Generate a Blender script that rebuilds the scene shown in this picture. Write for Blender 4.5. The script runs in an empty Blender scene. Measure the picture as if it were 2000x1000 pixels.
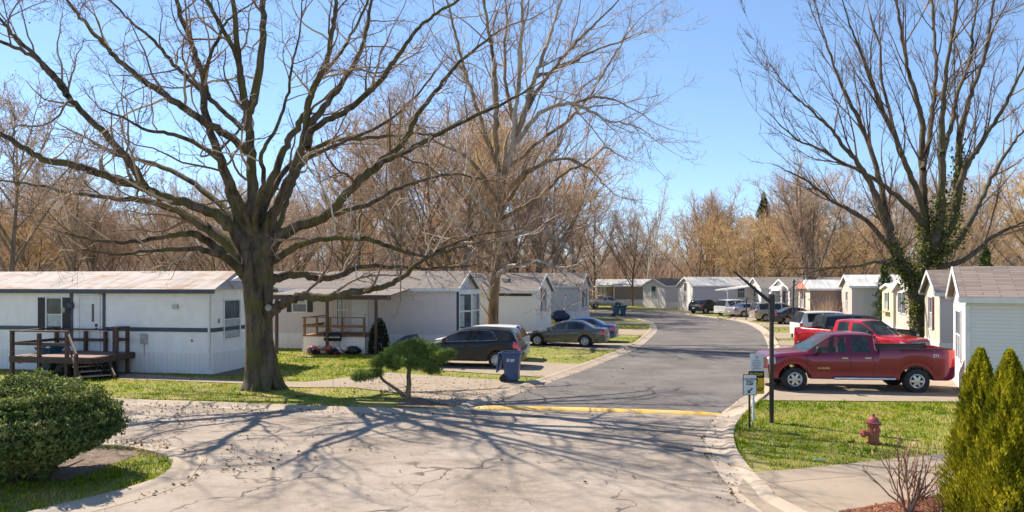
import bpy, bmesh, math, random
import numpy as np
from mathutils import Vector, Matrix
R = math.radians
S = bpy.context.scene
COL = S.collection
# ------------------------------------------------------------------ camera
CAM_H = 3.6; F = 1400.0; HY = 551.0          # eye height, focal length and horizon row for a 2000 px wide frame
cd = bpy.data.cameras.new('camera'); cam = bpy.data.objects.new('camera', cd); COL.objects.link(cam)
cam.location = (0, 0, CAM_H); cam.rotation_euler = (R(90), 0, 0)
cd.sensor_fit = 'HORIZONTAL'; cd.sensor_width = 36; cd.lens = 36 * F / 2000
cd.shift_y = (HY - 500) / 2000.0
cd.clip_start = .1; cd.clip_end = 3000
S.camera = cam
# ------------------------------------------------------------------ sky and sun
SUNV = Vector((-.76, .62, 1.0)).normalized()   # towards the sun
elev = math.asin(SUNV.z); az = math.atan2(SUNV.x, SUNV.y)
w = bpy.data.worlds.new("World"); S.world = w; w.use_nodes = True
nt = w.node_tree; nt.nodes.clear()
sky = nt.nodes.new('ShaderNodeTexSky'); sky.sky_type = 'NISHITA'; sky.sun_disc = False
sky.sun_elevation = elev; sky.sun_rotation = az; sky.altitude = 5000; sky.air_density = 1.5; sky.dust_density = 0; sky.ozone_density = 3
bg = nt.nodes.new('ShaderNodeBackground'); bg.inputs[1].default_value = .15
wo = nt.nodes.new('ShaderNodeOutputWorld')
gm_ = nt.nodes.new('ShaderNodeGamma'); gm_.inputs[1].default_value = .8; mx_ = nt.nodes.new('ShaderNodeMix'); mx_.data_type = 'RGBA'; mx_.blend_type = 'MULTIPLY'; mx_.inputs[0].default_value = 1; mx_.inputs[7].default_value = (.79,.88,.97,1); nt.links.new(sky.outputs[0], gm_.inputs[0]); nt.links.new(gm_.outputs[0], mx_.inputs[6]); nt.links.new(mx_.outputs[2], bg.inputs[0]); nt.links.new(bg.outputs[0], wo.inputs[0])
sd = bpy.data.lights.new('sun', 'SUN'); sd.energy = 5.0; sd.angle = R(.5); sd.color = (1, .90, .76)
sun = bpy.data.objects.new('sun', sd); COL.objects.link(sun)
sun.rotation_euler = SUNV.to_track_quat('Z', 'Y').to_euler()
S.view_settings.view_transform = 'Standard'; S.view_settings.look = 'None'
S.view_settings.exposure = 1.03; S.view_settings.gamma = 1

def G(px, py):                      # ground point seen at a pixel
    Y = F * CAM_H / (py - HY); return ((px - 1000) * Y / F, Y)
def PX(px, Y): return (px - 1000) * Y / F
def PZ(py, Y): return CAM_H - (py - HY) * Y / F
def W3(px, py, Y): return (PX(px, Y), Y, PZ(py, Y))

# ------------------------------------------------------------------ object helpers
def tag(o, label=None, cat=None, group=None, kind=None):
    if label: o['label'] = label
    if cat: o['category'] = cat
    if group: o['group'] = group
    if kind: o['kind'] = kind
    return o
def empty(name, loc=(0,0,0), rz=0, label=None, cat=None, group=None):
    o = bpy.data.objects.new(name, None); COL.objects.link(o); o.location = loc; o.rotation_euler = (0, 0, rz)
    o.empty_display_size = .3
    return tag(o, label, cat, group)
def copy_tree(o, parent=None):
    c = o.copy(); COL.objects.link(c); c.parent = parent
    for ch in CH.get(o.name, []): add_child(c, copy_tree(ch, c))
    return c
CH = {}
def add_child(p, c): CH.setdefault(p.name, []).append(c)
class MB:
    def __init__(s): s.v = []; s.f = []; s.m = []
    def quad(s, a, b, c, d, m=0):
        n = len(s.v); s.v += [a, b, c, d]; s.f.append((n, n+1, n+2, n+3)); s.m.append(m)
    def poly(s, pts, m=0):
        n = len(s.v); s.v += list(pts); s.f.append(tuple(range(n, n+len(pts)))); s.m.append(m)
    def box(s, x0, x1, y0, y1, z0, z1, m=0, M=None):
        p = [Vector(q) for q in ((x0,y0,z0),(x1,y0,z0),(x1,y1,z0),(x0,y1,z0),(x0,y0,z1),(x1,y0,z1),(x1,y1,z1),(x0,y1,z1))]
        if M is not None: p = [M @ q for q in p]
        n = len(s.v); s.v += [tuple(q) for q in p]
        for f in ((0,3,2,1),(4,5,6,7),(0,1,5,4),(1,2,6,5),(2,3,7,6),(3,0,4,7)):
            s.f.append(tuple(n+i for i in f)); s.m.append(m)
    def bar(s, a, b, w, h, m=0):              # a beam from a to b
        a, b = Vector(a), Vector(b); d = (b-a); L = d.length; d.normalize()
        up = Vector((0,0,1)) if abs(d.z) < .95 else Vector((1,0,0))
        x = d.cross(up).normalized(); z = x.cross(d)
        M = Matrix(((x.x,d.x,z.x,a.x),(x.y,d.y,z.y,a.y),(x.z,d.z,z.z,a.z),(0,0,0,1)))
        s.box(-w/2, w/2, 0, L, -h/2, h/2, m, M)
    def tube(s, pts, rads, n=8, m=0, cap=True):
        pts = [Vector(p) for p in pts]; k = len(pts); base = len(s.v); ref = None
        for i, p in enumerate(pts):
            d = (pts[min(i+1,k-1)] - pts[max(i-1,0)]).normalized()
            if ref is None: ref = Vector((0,0,1)) if abs(d.z) < .9 else Vector((1,0,0))
            x = d.cross(ref).normalized(); y = x.cross(d).normalized()
            r = rads[i] if isinstance(rads, (list, tuple)) else rads
            for j in range(n):
                a = 2*math.pi*j/n; s.v.append(tuple(p + x*math.cos(a)*r + y*math.sin(a)*r))
        for i in range(k-1):
            for j in range(n):
                j2 = (j+1) % n
                s.f.append((base+i*n+j, base+i*n+j2, base+(i+1)*n+j2, base+(i+1)*n+j)); s.m.append(m)
        if cap:
            s.f.append(tuple(base+j for j in range(n))[::-1]); s.m.append(m)
            s.f.append(tuple(base+(k-1)*n+j for j in range(n))); s.m.append(m)
    def lathe(s, prof, n=24, axis='z', c=(0,0,0), m=0):   # prof = [(r, h)]
        base = len(s.v)
        for r, h in prof:
            for j in range(n):
                a = 2*math.pi*j/n; q = (r*math.cos(a), r*math.sin(a), h)
                if axis == 'y': q = (q[0], q[2], q[1])
                if axis == 'x': q = (q[2], q[0], q[1])
                s.v.append((q[0]+c[0], q[1]+c[1], q[2]+c[2]))
        for i in range(len(prof)-1):
            for j in range(n):
                j2 = (j+1) % n; s.f.append((base+i*n+j, base+i*n+j2, base+(i+1)*n+j2, base+(i+1)*n+j)); s.m.append(m)
        s.f.append(tuple(base+j for j in range(n))); s.m.append(m)
        s.f.append(tuple(base+(len(prof)-1)*n+j for j in range(n))); s.m.append(m)
    def build(s, name, mats, parent=None, smooth=None, bevel=0, loc=None, label=None):
        me = bpy.data.meshes.new(name); me.from_pydata([tuple(q) for q in s.v], [], s.f)
        if not isinstance(mats, (list, tuple)): mats = [mats]
        for m in mats: me.materials.append(m)
        me.polygons.foreach_set('material_index', s.m)
        bm = bmesh.new(); bm.from_mesh(me); bmesh.ops.remove_doubles(bm, verts=bm.verts, dist=1e-5)
        bmesh.ops.recalc_face_normals(bm, faces=bm.faces)
        if bevel: bmesh.ops.bevel(bm, geom=[e for e in bm.edges if e.is_manifold and e.calc_face_angle(0) > .6], offset=bevel, segments=1, affect='EDGES', clamp_overlap=True)
        bm.to_mesh(me); bm.free()
        if smooth is not None:
            me.shade_smooth()
            me.set_sharp_from_angle(angle=R(smooth))
        return link(name, me, parent, loc, label)
def link(name, me, parent=None, loc=None, label=None):
    o = bpy.data.objects.new(name, me); COL.objects.link(o)
    if parent is not None: o.parent = parent; add_child(parent, o)
    if loc is not None: o.location = loc
    if label: o['label'] = label
    return o
def np_mesh(name, verts, faces, mat, parent=None, k=4, smooth=False):
    verts = np.asarray(verts, dtype=np.float32).reshape(-1, 3); faces = np.asarray(faces, dtype=np.int32).reshape(-1, k)
    me = bpy.data.meshes.new(name); me.vertices.add(len(verts)); me.vertices.foreach_set('co', verts.ravel())
    me.loops.add(faces.size); me.loops.foreach_set('vertex_index', faces.ravel())
    me.polygons.add(len(faces)); me.polygons.foreach_set('loop_start', np.arange(0, faces.size, k, dtype=np.int32))
    me.update(calc_edges=True)
    me.materials.append(mat)
    if smooth: me.shade_smooth()
    return link(name, me, parent)
def text_part(txt, size, M, mat, parent, name='lettering', extrude=.002, align='CENTER'):
    cu = bpy.data.curves.new(name, 'FONT'); cu.body = txt; cu.size = size; cu.align_x = align; cu.align_y = 'CENTER'; cu.extrude = extrude
    cu.space_line = .85; cu.offset = size*.02
    t = bpy.data.objects.new(name, cu); COL.objects.link(t)
    dg = bpy.context.evaluated_depsgraph_get(); me = bpy.data.meshes.new_from_object(t.evaluated_get(dg))
    bpy.data.objects.remove(t); bpy.data.curves.remove(cu)
    me.transform(M); me.name = name; me.materials.clear(); me.materials.append(mat)
    return link(name, me, parent)

# ------------------------------------------------------------------ materials
def new_mat(name):
    m = bpy.data.materials.new(name); m.use_nodes = True; nt = m.node_tree
    return m, nt, nt.nodes['Principled BSDF']
def N(nt, t, **kw):
    n = nt.nodes.new(t)
    for k, v in kw.items(): setattr(n, k, v)
    return n
def ramp(nt, fac, stops, interp='LINEAR'):
    r = nt.nodes.new('ShaderNodeValToRGB'); r.color_ramp.interpolation = interp
    while len(r.color_ramp.elements) > 1: r.color_ramp.elements.remove(r.color_ramp.elements[0])
    for i, (p, c) in enumerate(stops):
        e = r.color_ramp.elements[0] if i == 0 else r.color_ramp.elements.new(p)
        e.position = p; e.color = (*c, 1) if len(c) == 3 else c
    nt.links.new(fac, r.inputs[0]); return r.outputs[0]
def coords(nt, scale=(1,1,1), rot=(0,0,0)):
    tc = nt.nodes.new('ShaderNodeTexCoord'); mp = nt.nodes.new('ShaderNodeMapping')
    mp.inputs['Scale'].default_value = scale; mp.inputs['Rotation'].default_value = rot
    nt.links.new(tc.outputs['Object'], mp.inputs[0]); return mp.outputs[0]
def noise(nt, co, scale, detail=4, rough=.55, dist=0):
    n = nt.nodes.new('ShaderNodeTexNoise'); n.inputs['Scale'].default_value = scale; n.inputs['Detail'].default_value = detail
    n.inputs['Roughness'].default_value = rough; n.inputs['Distortion'].default_value = dist
    nt.links.new(co, n.inputs['Vector']); return n.outputs['Fac']
def math_(nt, op, a, b=0.0, c=None):
    n = nt.nodes.new('ShaderNodeMath'); n.operation = op
    for i, q in enumerate((a, b, c)):
        if q is None: continue
        if isinstance(q, (int, float)): n.inputs[i].default_value = q
        else: nt.links.new(q, n.inputs[i])
    return n.outputs[0]
def mix(nt, fac, a, b, mode='MIX'):
    n = nt.nodes.new('ShaderNodeMix'); n.data_type = 'RGBA'; n.blend_type = mode
    if isinstance(fac, (int, float)): n.inputs[0].default_value = fac
    else: nt.links.new(fac, n.inputs[0])
    for i, q in ((6, a), (7, b)):
        if isinstance(q, (tuple, list)): n.inputs[i].default_value = (*q, 1) if len(q) == 3 else q
        else: nt.links.new(q, n.inputs[i])
    return n.outputs[2]
def bump(nt, b, h, strength=.5, dist=.02):
    n = nt.nodes.new('ShaderNodeBump'); n.inputs['Strength'].default_value = strength; n.inputs['Distance'].default_value = dist
    nt.links.new(h, n.inputs['Height']); nt.links.new(n.outputs[0], b.inputs['Normal'])
def pm(name, c1, c2=None, scale=5, rough=.7, bmp=0, metallic=0, coat=0, stretch=(1,1,1), lo=.35, hi=.65, spec=.5):
    m, nt, b = new_mat(name)
    c2 = c2 or tuple(x*.8 for x in c1)
    co = coords(nt, stretch); f = noise(nt, co, scale, 5)
    nt.links.new(ramp(nt, f, [(lo, c1), (hi, c2)]), b.inputs['Base Color'])
    b.inputs['Roughness'].default_value = rough; b.inputs['Metallic'].default_value = metallic
    b.inputs['Coat Weight'].default_value = coat; b.inputs['Coat Roughness'].default_value = .05
    b.inputs['Specular IOR Level'].default_value = spec
    if bmp: bump(nt, b, noise(nt, co, scale*4, 4), bmp, .02)
    return m
def island(name, stops, rough=.6, trans=0, patch=None):   # colour varies leaf by leaf
    m, nt, b = new_mat(name)
    g = nt.nodes.new('ShaderNodeNewGeometry'); f = g.outputs['Random Per Island']
    if patch:
        co = coords(nt); n = noise(nt, co, patch, 3)
        f = math_(nt, 'ADD', math_(nt, 'MULTIPLY', f, .45), math_(nt, 'MULTIPLY', math_(nt, 'SUBTRACT', n, .38), 1.9))
    nt.links.new(ramp(nt, f, stops), b.inputs['Base Color']); b.inputs['Roughness'].default_value = rough
    b.inputs['Specular IOR Level'].default_value = .1
    if trans:
        t = nt.nodes.new('ShaderNodeBsdfTranslucent'); nt.links.new(ramp(nt, f, stops), t.inputs[0])
        ms = nt.nodes.new('ShaderNodeMixShader'); ms.inputs[0].default_value = trans
        o = nt.nodes['Material Output']; nt.links.new(b.outputs[0], ms.inputs[1]); nt.links.new(t.outputs[0], ms.inputs[2]); nt.links.new(ms.outputs[0], o.inputs[0])
    return m
def siding(name, c, c2=None, pitch=.115, vertical=False, dirt=.12):
    m, nt, b = new_mat(name); co = coords(nt)
    sx = nt.nodes.new('ShaderNodeSeparateXYZ'); nt.links.new(co, sx.inputs[0])
    src = math_(nt, 'ADD', sx.outputs[0], sx.outputs[1]) if vertical else sx.outputs[2]
    fr = math_(nt, 'FRACT', math_(nt, 'DIVIDE', src, pitch))
    if vertical: h = math_(nt, 'GREATER_THAN', fr, .12)
    else: h = fr
    gap = math_(nt, 'LESS_THAN', fr, .10)
    f = noise(nt, coords(nt, (1,1,.25)), 3, 6)
    base = mix(nt, math_(nt, 'MULTIPLY', ramp(nt, f, [(.4,(0,0,0)),(.75,(1,1,1))]), dirt*3), c, c2 or tuple(x*.7 for x in c))
    nt.links.new(mix(nt, math_(nt, 'MULTIPLY', gap, .35), base, tuple(x*.55 for x in c)), b.inputs['Base Color'])
    b.inputs['Roughness'].default_value = .55
    bump(nt, b, h, .8, .012)
    return m
def paint(name, c, rough=.28, metallic=.35, coat=.55, dust=.12):
    m, nt, b = new_mat(name); co = coords(nt)
    f = noise(nt, co, 2.5, 6); sx = nt.nodes.new('ShaderNodeSeparateXYZ'); nt.links.new(co, sx.inputs[0])
    low = math_(nt, 'SUBTRACT', 1.0, math_(nt, 'MULTIPLY', sx.outputs[2], 1.3)); low = math_(nt, 'MAXIMUM', low, 0)
    k = math_(nt, 'MULTIPLY', math_(nt, 'MULTIPLY', f, low), dust*1.2)
    nt.links.new(mix(nt, k, c, (.30,.25,.19)), b.inputs['Base Color'])
    b.inputs['Roughness'].default_value = rough; b.inputs['Metallic'].default_value = metallic
    b.inputs['Coat Weight'].default_value = coat; b.inputs['Coat Roughness'].default_value = .04
    return m
def shingle(name, c1, c2, rough=.9):
    m, nt, b = new_mat(name); co = coords(nt)
    br = nt.nodes.new('ShaderNodeTexBrick'); br.inputs['Color1'].default_value = (*c1, 1); br.inputs['Color2'].default_value = (*c2, 1)
    br.inputs['Mortar'].default_value = (*tuple(x*.45 for x in c1), 1); br.inputs['Scale'].default_value = 1
    br.inputs['Brick Width'].default_value = .9; br.inputs['Row Height'].default_value = .14; br.inputs['Mortar Size'].default_value = .016; br.inputs['Bias'].default_value = .1
    nt.links.new(co, br.inputs[0]); n = noise(nt, co, 2, 6)
    nt.links.new(mix(nt, math_(nt,'MULTIPLY',n,.6), br.outputs[0], tuple(x*.75 for x in c2)), b.inputs['Base Color'])
    b.inputs['Roughness'].default_value = rough; b.inputs['Specular IOR Level'].default_value = .1; bump(nt, b, br.outputs['Fac'], .6, -.01)
    return m
def rusty_roof(name, base=(.62,.58,.54), rust=(.42,.20,.10), amt=.58):
    m, nt, b = new_mat(name)
    a = noise(nt, coords(nt, (.35, 1.6, 1)), 1.6, 7, .6, .6); c = noise(nt, coords(nt, (2.2, .25, 1)), 1.4, 5)
    d = noise(nt, coords(nt), 9, 4)
    col = mix(nt, ramp(nt, c, [(.42,(0,0,0)),(.7,(1,1,1))]), base, tuple(x*.66 for x in base))
    k = math_(nt, 'MULTIPLY', ramp(nt, a, [(amt,(0,0,0)),(amt+.12,(1,1,1))]), ramp(nt, d, [(.3,(.25,)*3),(.6,(.8,)*3)]))
    nt.links.new(mix(nt, k, col, rust), b.inputs['Base Color']); b.inputs['Roughness'].default_value = .9; b.inputs['Specular IOR Level'].default_value = .1
    sx = nt.nodes.new('ShaderNodeSeparateXYZ'); nt.links.new(coords(nt), sx.inputs[0])
    bump(nt, b, math_(nt, 'GREATER_THAN', math_(nt, 'FRACT', math_(nt, 'MULTIPLY', sx.outputs[0], 1.1)), .06), .5, .02)
    return m
def glass(name, c=(.03,.04,.05), rough=.06, alpha=1.0):
    m, nt, b = new_mat(name)
    f = noise(nt, coords(nt), 1.7, 3)
    nt.links.new(ramp(nt, f, [(.3, c), (.7, tuple(min(1, x*1.8+.01) for x in c))]), b.inputs['Base Color'])
    b.inputs['Roughness'].default_value = rough; b.inputs['Specular IOR Level'].default_value = .5
    if alpha < 1: b.inputs['Alpha'].default_value = alpha
    return m

M = {}
M['white_metal'] = pm('white_pebbled_cladding', (.86,.83,.81), (.79,.755,.735), 2.2, .75, .7)
M['white_skirt'] = siding('white_ribbed_skirting', (.80,.75,.72), (.66,.61,.57), .2, True, .12)
M['beige_siding'] = siding('beige_lap_siding', (.64,.56,.55), (.55,.48,.47))
M['white_siding'] = siding('white_lap_siding', (.80,.755,.735), (.70,.66,.64))
M['grey_siding'] = siding('grey_lap_siding', (.58,.54,.53), (.50,.47,.455))
M['bluegrey'] = siding('blue_grey_cladding', (.50,.485,.51), (.44,.43,.45), .3, True)
M['cream'] = siding('cream_cladding', (.66,.60,.40), (.52,.46,.30), .3, True)
M['creamlap'] = siding('cream_lap_siding', (.68,.62,.50), (.58,.52,.42), .115)
M['brown_wall'] = siding('brown_cladding', (.26,.21,.18), (.20,.16,.14), .2, True)
M['pinkish'] = siding('pale_pink_cladding', (.60,.47,.42), (.50,.40,.36), .3, True)
M['trim_blue'] = pm('dark_blue_trim', (.035,.05,.08), (.05,.07,.10), 3, .5)
M['trim_white'] = pm('white_trim', (.72,.72,.72), (.62,.61,.60), 4, .5)
M['white_roof'] = rusty_roof('white_coated_roof', (.52,.515,.50), (.4,.33,.28), .66)
M['rust_roof'] = rusty_roof('rust_streaked_roof', (.44,.395,.365), (.30,.15,.08), .52)
M['beige_roof'] = shingle('weathered_beige_shingles', (.30,.26,.235), (.23,.20,.18))
M['brown_roof'] = shingle('brown_shingles', (.30,.245,.215), (.185,.15,.135))
M['dark_roof'] = shingle('dark_shingles', (.13,.11,.11), (.19,.16,.15))
M['soffit'] = pm('soffit_paint', (.5,.48,.46), None, 3, .7)
M['pane'] = glass('window_pane', (.05,.06,.07))
M['curtain'] = pm('curtain_behind_glass', (.45,.48,.48), (.30,.34,.34), 6, .35, coat=.4)
M['shutter'] = siding('black_louvred_shutter', (.02,.022,.03), (.03,.03,.04), .06)
M['shutter_red'] = siding('maroon_shutter', (.10,.02,.03), (.08,.02,.02), .06)
M['door_white'] = pm('white_door', (.70,.70,.70), (.62,.62,.62), 3, .4)
M['wood_dark'] = pm('dark_stained_timber', (.055,.032,.025), (.10,.055,.04), 6, .75, .4, stretch=(1,1,1))
M['wood_deck'] = pm('reddish_deck_boards', (.24,.14,.11), (.17,.10,.08), 5, .8, .4, stretch=(1,6,1))
M['wood_new'] = pm('orange_brown_timber', (.28,.14,.06), (.20,.10,.045), 6, .75, .3)
M['wood_tread'] = pm('worn_stair_tread', (.42,.33,.26), (.30,.22,.17), 6, .8, .3)
M['black'] = pm('black_plastic', (.012,.012,.013), (.02,.02,.02), 5, .5)
M['rubber'] = pm('tyre_rubber', (.016,.016,.016), (.03,.029,.027), 8, .85, .3)
M['rim'] = pm('alloy_rim', (.55,.55,.56), (.42,.41,.40), 6, .3, metallic=.7)
M['chrome'] = pm('chrome', (.75,.75,.76), (.6,.6,.6), 3, .12, metallic=1)
M['carglass'] = glass('car_glass', (.012,.016,.02), .03)
M['carglass_clear'] = glass('clear_car_glass', (.04,.06,.06), .03, .55)
M['tail'] = pm('red_tail_lamp', (.75,.012,.02), (.55,.01,.015), 8, .15, coat=1)
M['tail_or'] = pm('orange_red_tail_lamp', (.75,.09,.03), (.6,.04,.02), 8, .15, coat=1)
M['headl'] = pm('headlamp_lens', (.65,.67,.70), (.42,.44,.46), 8, .1, metallic=.4, coat=1)
M['amber'] = pm('amber_lens', (.75,.25,.03), (.6,.18,.02), 8, .2, coat=1)
M['plate'] = pm('licence_plate', (.6,.62,.66), (.45,.5,.55), 9, .4)
M['seat'] = pm('grey_seat_cloth', (.16,.15,.15), (.10,.10,.10), 8, .9)
M['bluebin'] = pm('navy_bin_plastic', (.03,.065,.15), (.045,.085,.18), 6, .45, .1)
M['tealbin'] = pm('teal_bin_plastic', (.015,.10,.15), (.02,.07,.11), 6, .45, .1)
M['post'] = pm('dark_weathered_post', (.022,.018,.016), (.055,.035,.028), 7, .7, .3, stretch=(1,1,.3))
M['galv'] = pm('galvanised_post', (.45,.46,.46), (.32,.33,.33), 6, .45, metallic=.5)
M['sign_white'] = pm('white_sign_face', (.72,.74,.75), (.60,.62,.64), 5, .35)
M['sign_yellow'] = pm('yellow_sign_face', (.80,.52,.03), (.72,.42,.02), 5, .35)
M['sign_black'] = pm('sign_black_ink', (.012,.012,.014), None, 5, .5)
M['sign_grey'] = pm('faded_grey_ink', (.25,.26,.27), None, 5, .5)
M['hydrant'] = pm('faded_red_hydrant_paint', (.34,.07,.05), (.30,.13,.05), 9, .55, .3)
M['hydrant_top'] = pm('pink_red_hydrant_paint', (.40,.09,.085), (.30,.06,.05), 9, .5, .2)
M['tarp'] = pm('navy_tarp', (.012,.022,.06), (.02,.035,.08), 4, .45, .6)
M['clay'] = pm('terracotta', (.55,.20,.12), None, 5, .7)
M['salmon'] = pm('salmon_gable_boards', (.60,.22,.16), (.5,.2,.15), 5, .7)
# ------------------------------------------------------------------ ground materials
def mat_grass():
    m, nt, b = new_mat('lawn_turf'); co = coords(nt)
    f = noise(nt, co, .35, 6, .65); g = noise(nt, co, 6, 6, .7); h = noise(nt, coords(nt, (1,1,1)), 40, 3)
    c = ramp(nt, f, [(.34,(.44,.34,.18)),(.45,(.30,.27,.06)),(.56,(.16,.20,.02)),(.7,(.32,.28,.07))])
    c2 = mix(nt, ramp(nt, g, [(.4,(0,0,0)),(.65,(.7,.7,.7))]), c, (.30,.25,.13))
    nt.links.new(mix(nt, ramp(nt, h, [(.4,(0,0,0)),(.65,(.55,.55,.55))]), c2, (.05,.09,.015)), b.inputs['Base Color'])
    b.inputs['Roughness'].default_value = .95; b.inputs['Specular IOR Level'].default_value = .15
    bump(nt, b, noise(nt, co, 25, 4), .8, .03); return m
def mat_asphalt(name, cs, crack=.5, crackcol=(.06,.05,.045), scale=.33):
    m, nt, b = new_mat(name); co = coords(nt)
    f = noise(nt, co, .45, 7, .62, .4); g = noise(nt, co, 55, 3, .7); fi = noise(nt, co, 7, 5, .7)
    c = ramp(nt, f, [(.3, cs[0]), (.5, cs[1]), (.7, cs[2])])
    c = mix(nt, math_(nt,'MULTIPLY',ramp(nt, g, [(.3,(1,1,1)),(.6,(0,0,0))]), .42), c, tuple(x*.55 for x in cs[1]))
    c = mix(nt, math_(nt,'MULTIPLY',ramp(nt, fi, [(.45,(0,0,0)),(.7,(1,1,1))]), .35), c, tuple(min(1,x*1.35) for x in cs[1]))
    # warped Voronoi edges become cracks, broken up by a second noise
    wn = nt.nodes.new('ShaderNodeTexNoise'); wn.inputs['Scale'].default_value = 1.1; wn.inputs['Detail'].default_value = 7; nt.links.new(co, wn.inputs['Vector'])
    va = nt.nodes.new('ShaderNodeVectorMath'); va.operation = 'MULTIPLY_ADD'; nt.links.new(wn.outputs['Color'], va.inputs[0]); va.inputs[1].default_value = (1.5,1.5,0); nt.links.new(co, va.inputs[2])
    vo = nt.nodes.new('ShaderNodeTexVoronoi'); vo.feature = 'DISTANCE_TO_EDGE'; vo.inputs['Scale'].default_value = scale; nt.links.new(va.outputs[0], vo.inputs['Vector'])
    k = ramp(nt, vo.outputs['Distance'], [(0,(1,1,1)),(.006,(.7,.7,.7)),(.012,(0,0,0))])
    # fine crazing, oil and tyre stains
    v2 = nt.nodes.new('ShaderNodeTexVoronoi'); v2.feature = 'DISTANCE_TO_EDGE'; v2.inputs['Scale'].default_value = 1.9; nt.links.new(va.outputs[0], v2.inputs['Vector'])
    fine = math_(nt, 'MULTIPLY', ramp(nt, v2.outputs['Distance'], [(0,(1,1,1)),(.03,(0,0,0))]), ramp(nt, noise(nt, co, .8, 5, .7), [(.50,(0,0,0)),(.62,(1,1,1))]))
    c = mix(nt, math_(nt, 'MULTIPLY', fine, crack*.75), c, crackcol)
    st = ramp(nt, noise(nt, coords(nt, (.5,1.3,1), (0,0,.15)), 1.1, 7, .7, .8), [(.50,(0,0,0)),(.68,(1,1,1))])
    c = mix(nt, math_(nt, 'MULTIPLY', st, .45), c, tuple(x*.60 for x in cs[0]))
    spot = ramp(nt, noise(nt, co, 2.3, 3, .5), [(.66,(0,0,0)),(.72,(1,1,1))])
    c = mix(nt, math_(nt, 'MULTIPLY', spot, .4), c, tuple(x*.5 for x in cs[0]))
    msk = ramp(nt, noise(nt, co, .5, 4), [(.45,(0,0,0)),(.56,(1,1,1))])
    k = math_(nt, 'MULTIPLY', math_(nt, 'MULTIPLY', k, msk), crack)
    nt.links.new(mix(nt, k, c, crackcol), b.inputs['Base Color'])
    b.inputs['Roughness'].default_value = .92; b.inputs['Specular IOR Level'].default_value = .12
    bump(nt, b, math_(nt, 'SUBTRACT', g, k), .5, .012); return m
def mat_concrete(name, c1, c2, joint=0):
    m, nt, b = new_mat(name); co = coords(nt); sx = nt.nodes.new('ShaderNodeSeparateXYZ'); nt.links.new(co, sx.inputs[0])
    jx = math_(nt, 'LESS_THAN', math_(nt, 'FRACT', math_(nt, 'DIVIDE', math_(nt, 'ADD', sx.outputs[0], math_(nt, 'MULTIPLY', sx.outputs[1], .25)), 2.6)), .010)
    jy = math_(nt, 'LESS_THAN', math_(nt, 'FRACT', math_(nt, 'DIVIDE', math_(nt, 'ADD', sx.outputs[1], math_(nt, 'MULTIPLY', sx.outputs[0], -.25)), 2.9)), .010)
    jj = math_(nt, 'MAXIMUM', jx, jy)
    f = noise(nt, co, .9, 7, .65); g = noise(nt, co, 30, 4)
    c = ramp(nt, f, [(.3, c1), (.7, c2)])
    c = mix(nt, math_(nt,'MULTIPLY',g,.35), c, tuple(x*.7 for x in c2))
    s = ramp(nt, noise(nt, co, 2.6, 6, .7), [(.58,(0,0,0)),(.72,(.5,.5,.5))])
    c = mix(nt, s, c, (.16,.11,.07)); c = mix(nt, math_(nt, 'MULTIPLY', jj, .7), c, (.10,.08,.06))
    nt.links.new(c, b.inputs['Base Color']); b.inputs['Roughness'].default_value = .92; b.inputs['Specular IOR Level'].default_value = .12
    bump(nt, b, g, .3, .01); return m
M['grass'] = mat_grass()
M['asphalt_old'] = mat_asphalt('pale_worn_asphalt', [(.225,.183,.145),(.315,.262,.215),(.39,.33,.275)], .9)
M['asphalt_new'] = mat_asphalt('grey_asphalt', [(.115,.103,.097),(.15,.136,.128),(.20,.182,.17)], .25, scale=.2)
M['concrete'] = mat_concrete('drive_concrete', (.35,.285,.22), (.28,.225,.17))
M['kerb'] = mat_concrete('kerb_concrete', (.45,.375,.30), (.35,.285,.22))
M['mulch'] = pm('red_brown_mulch', (.22,.08,.04), (.12,.05,.03), 14, .95, 1.0)
M['soil'] = pm('dry_leaf_soil', (.12,.085,.06), (.20,.14,.09), 9, .95, 1.0)
M['bump_yellow'] = pm('worn_yellow_paint', (.72,.42,.06), (.46,.33,.16), 3.2, .7, .4, lo=.42, hi=.72)

def in_poly(x, y, poly):
    c = False; j = len(poly)-1
    for i in range(len(poly)):
        xi, yi = poly[i]; xj, yj = poly[j]
        if (yi > y) != (yj > y) and x < (xj-xi)*(y-yi)/(yj-yi)+xi: c = not c
        j = i
    return c
def smooth_line(pts, n=6):
    out = []
    for i in range(len(pts)-1):
        p0 = pts[max(i-1,0)]; p1 = pts[i]; p2 = pts[i+1]; p3 = pts[min(i+2,len(pts)-1)]
        for k in range(n):
            t = k/n; a = []
            for q0,q1,q2,q3 in zip(p0,p1,p2,p3):
                a.append(.5*((2*q1)+(-q0+q2)*t+(2*q0-5*q1+4*q2-q3)*t*t+(-q0+3*q1-3*q2+q3)*t**3))
            out.append(tuple(a))
    out.append(tuple(pts[-1])); return out
def sheet(name, pts, z, mat, thick=0, kind='structure'):
    bm = bmesh.new(); vs = [bm.verts.new((x, y, z)) for x, y in pts]; f = bm.faces.new(vs)
    if f.normal.z < 0: f.normal_flip()
    bm.normal_update()
    if f.normal.z < 0: bmesh.ops.reverse_faces(bm, faces=[f])
    if thick:
        r = bmesh.ops.extrude_face_region(bm, geom=[f]); 
        for v in [g for g in r['geom'] if isinstance(g, bmesh.types.BMVert)]: v.co.z = z
        for v in vs: v.co.z = z - thick
    bmesh.ops.triangulate(bm, faces=bm.faces[:])
    bmesh.ops.recalc_face_normals(bm, faces=bm.faces[:]) if thick else None
    me = bpy.data.meshes.new(name); bm.to_mesh(me); bm.free(); me.materials.append(mat)
    o = link(name, me); o['kind'] = kind; return o
def px(pts): return [G(*p) for p in pts]
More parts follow.
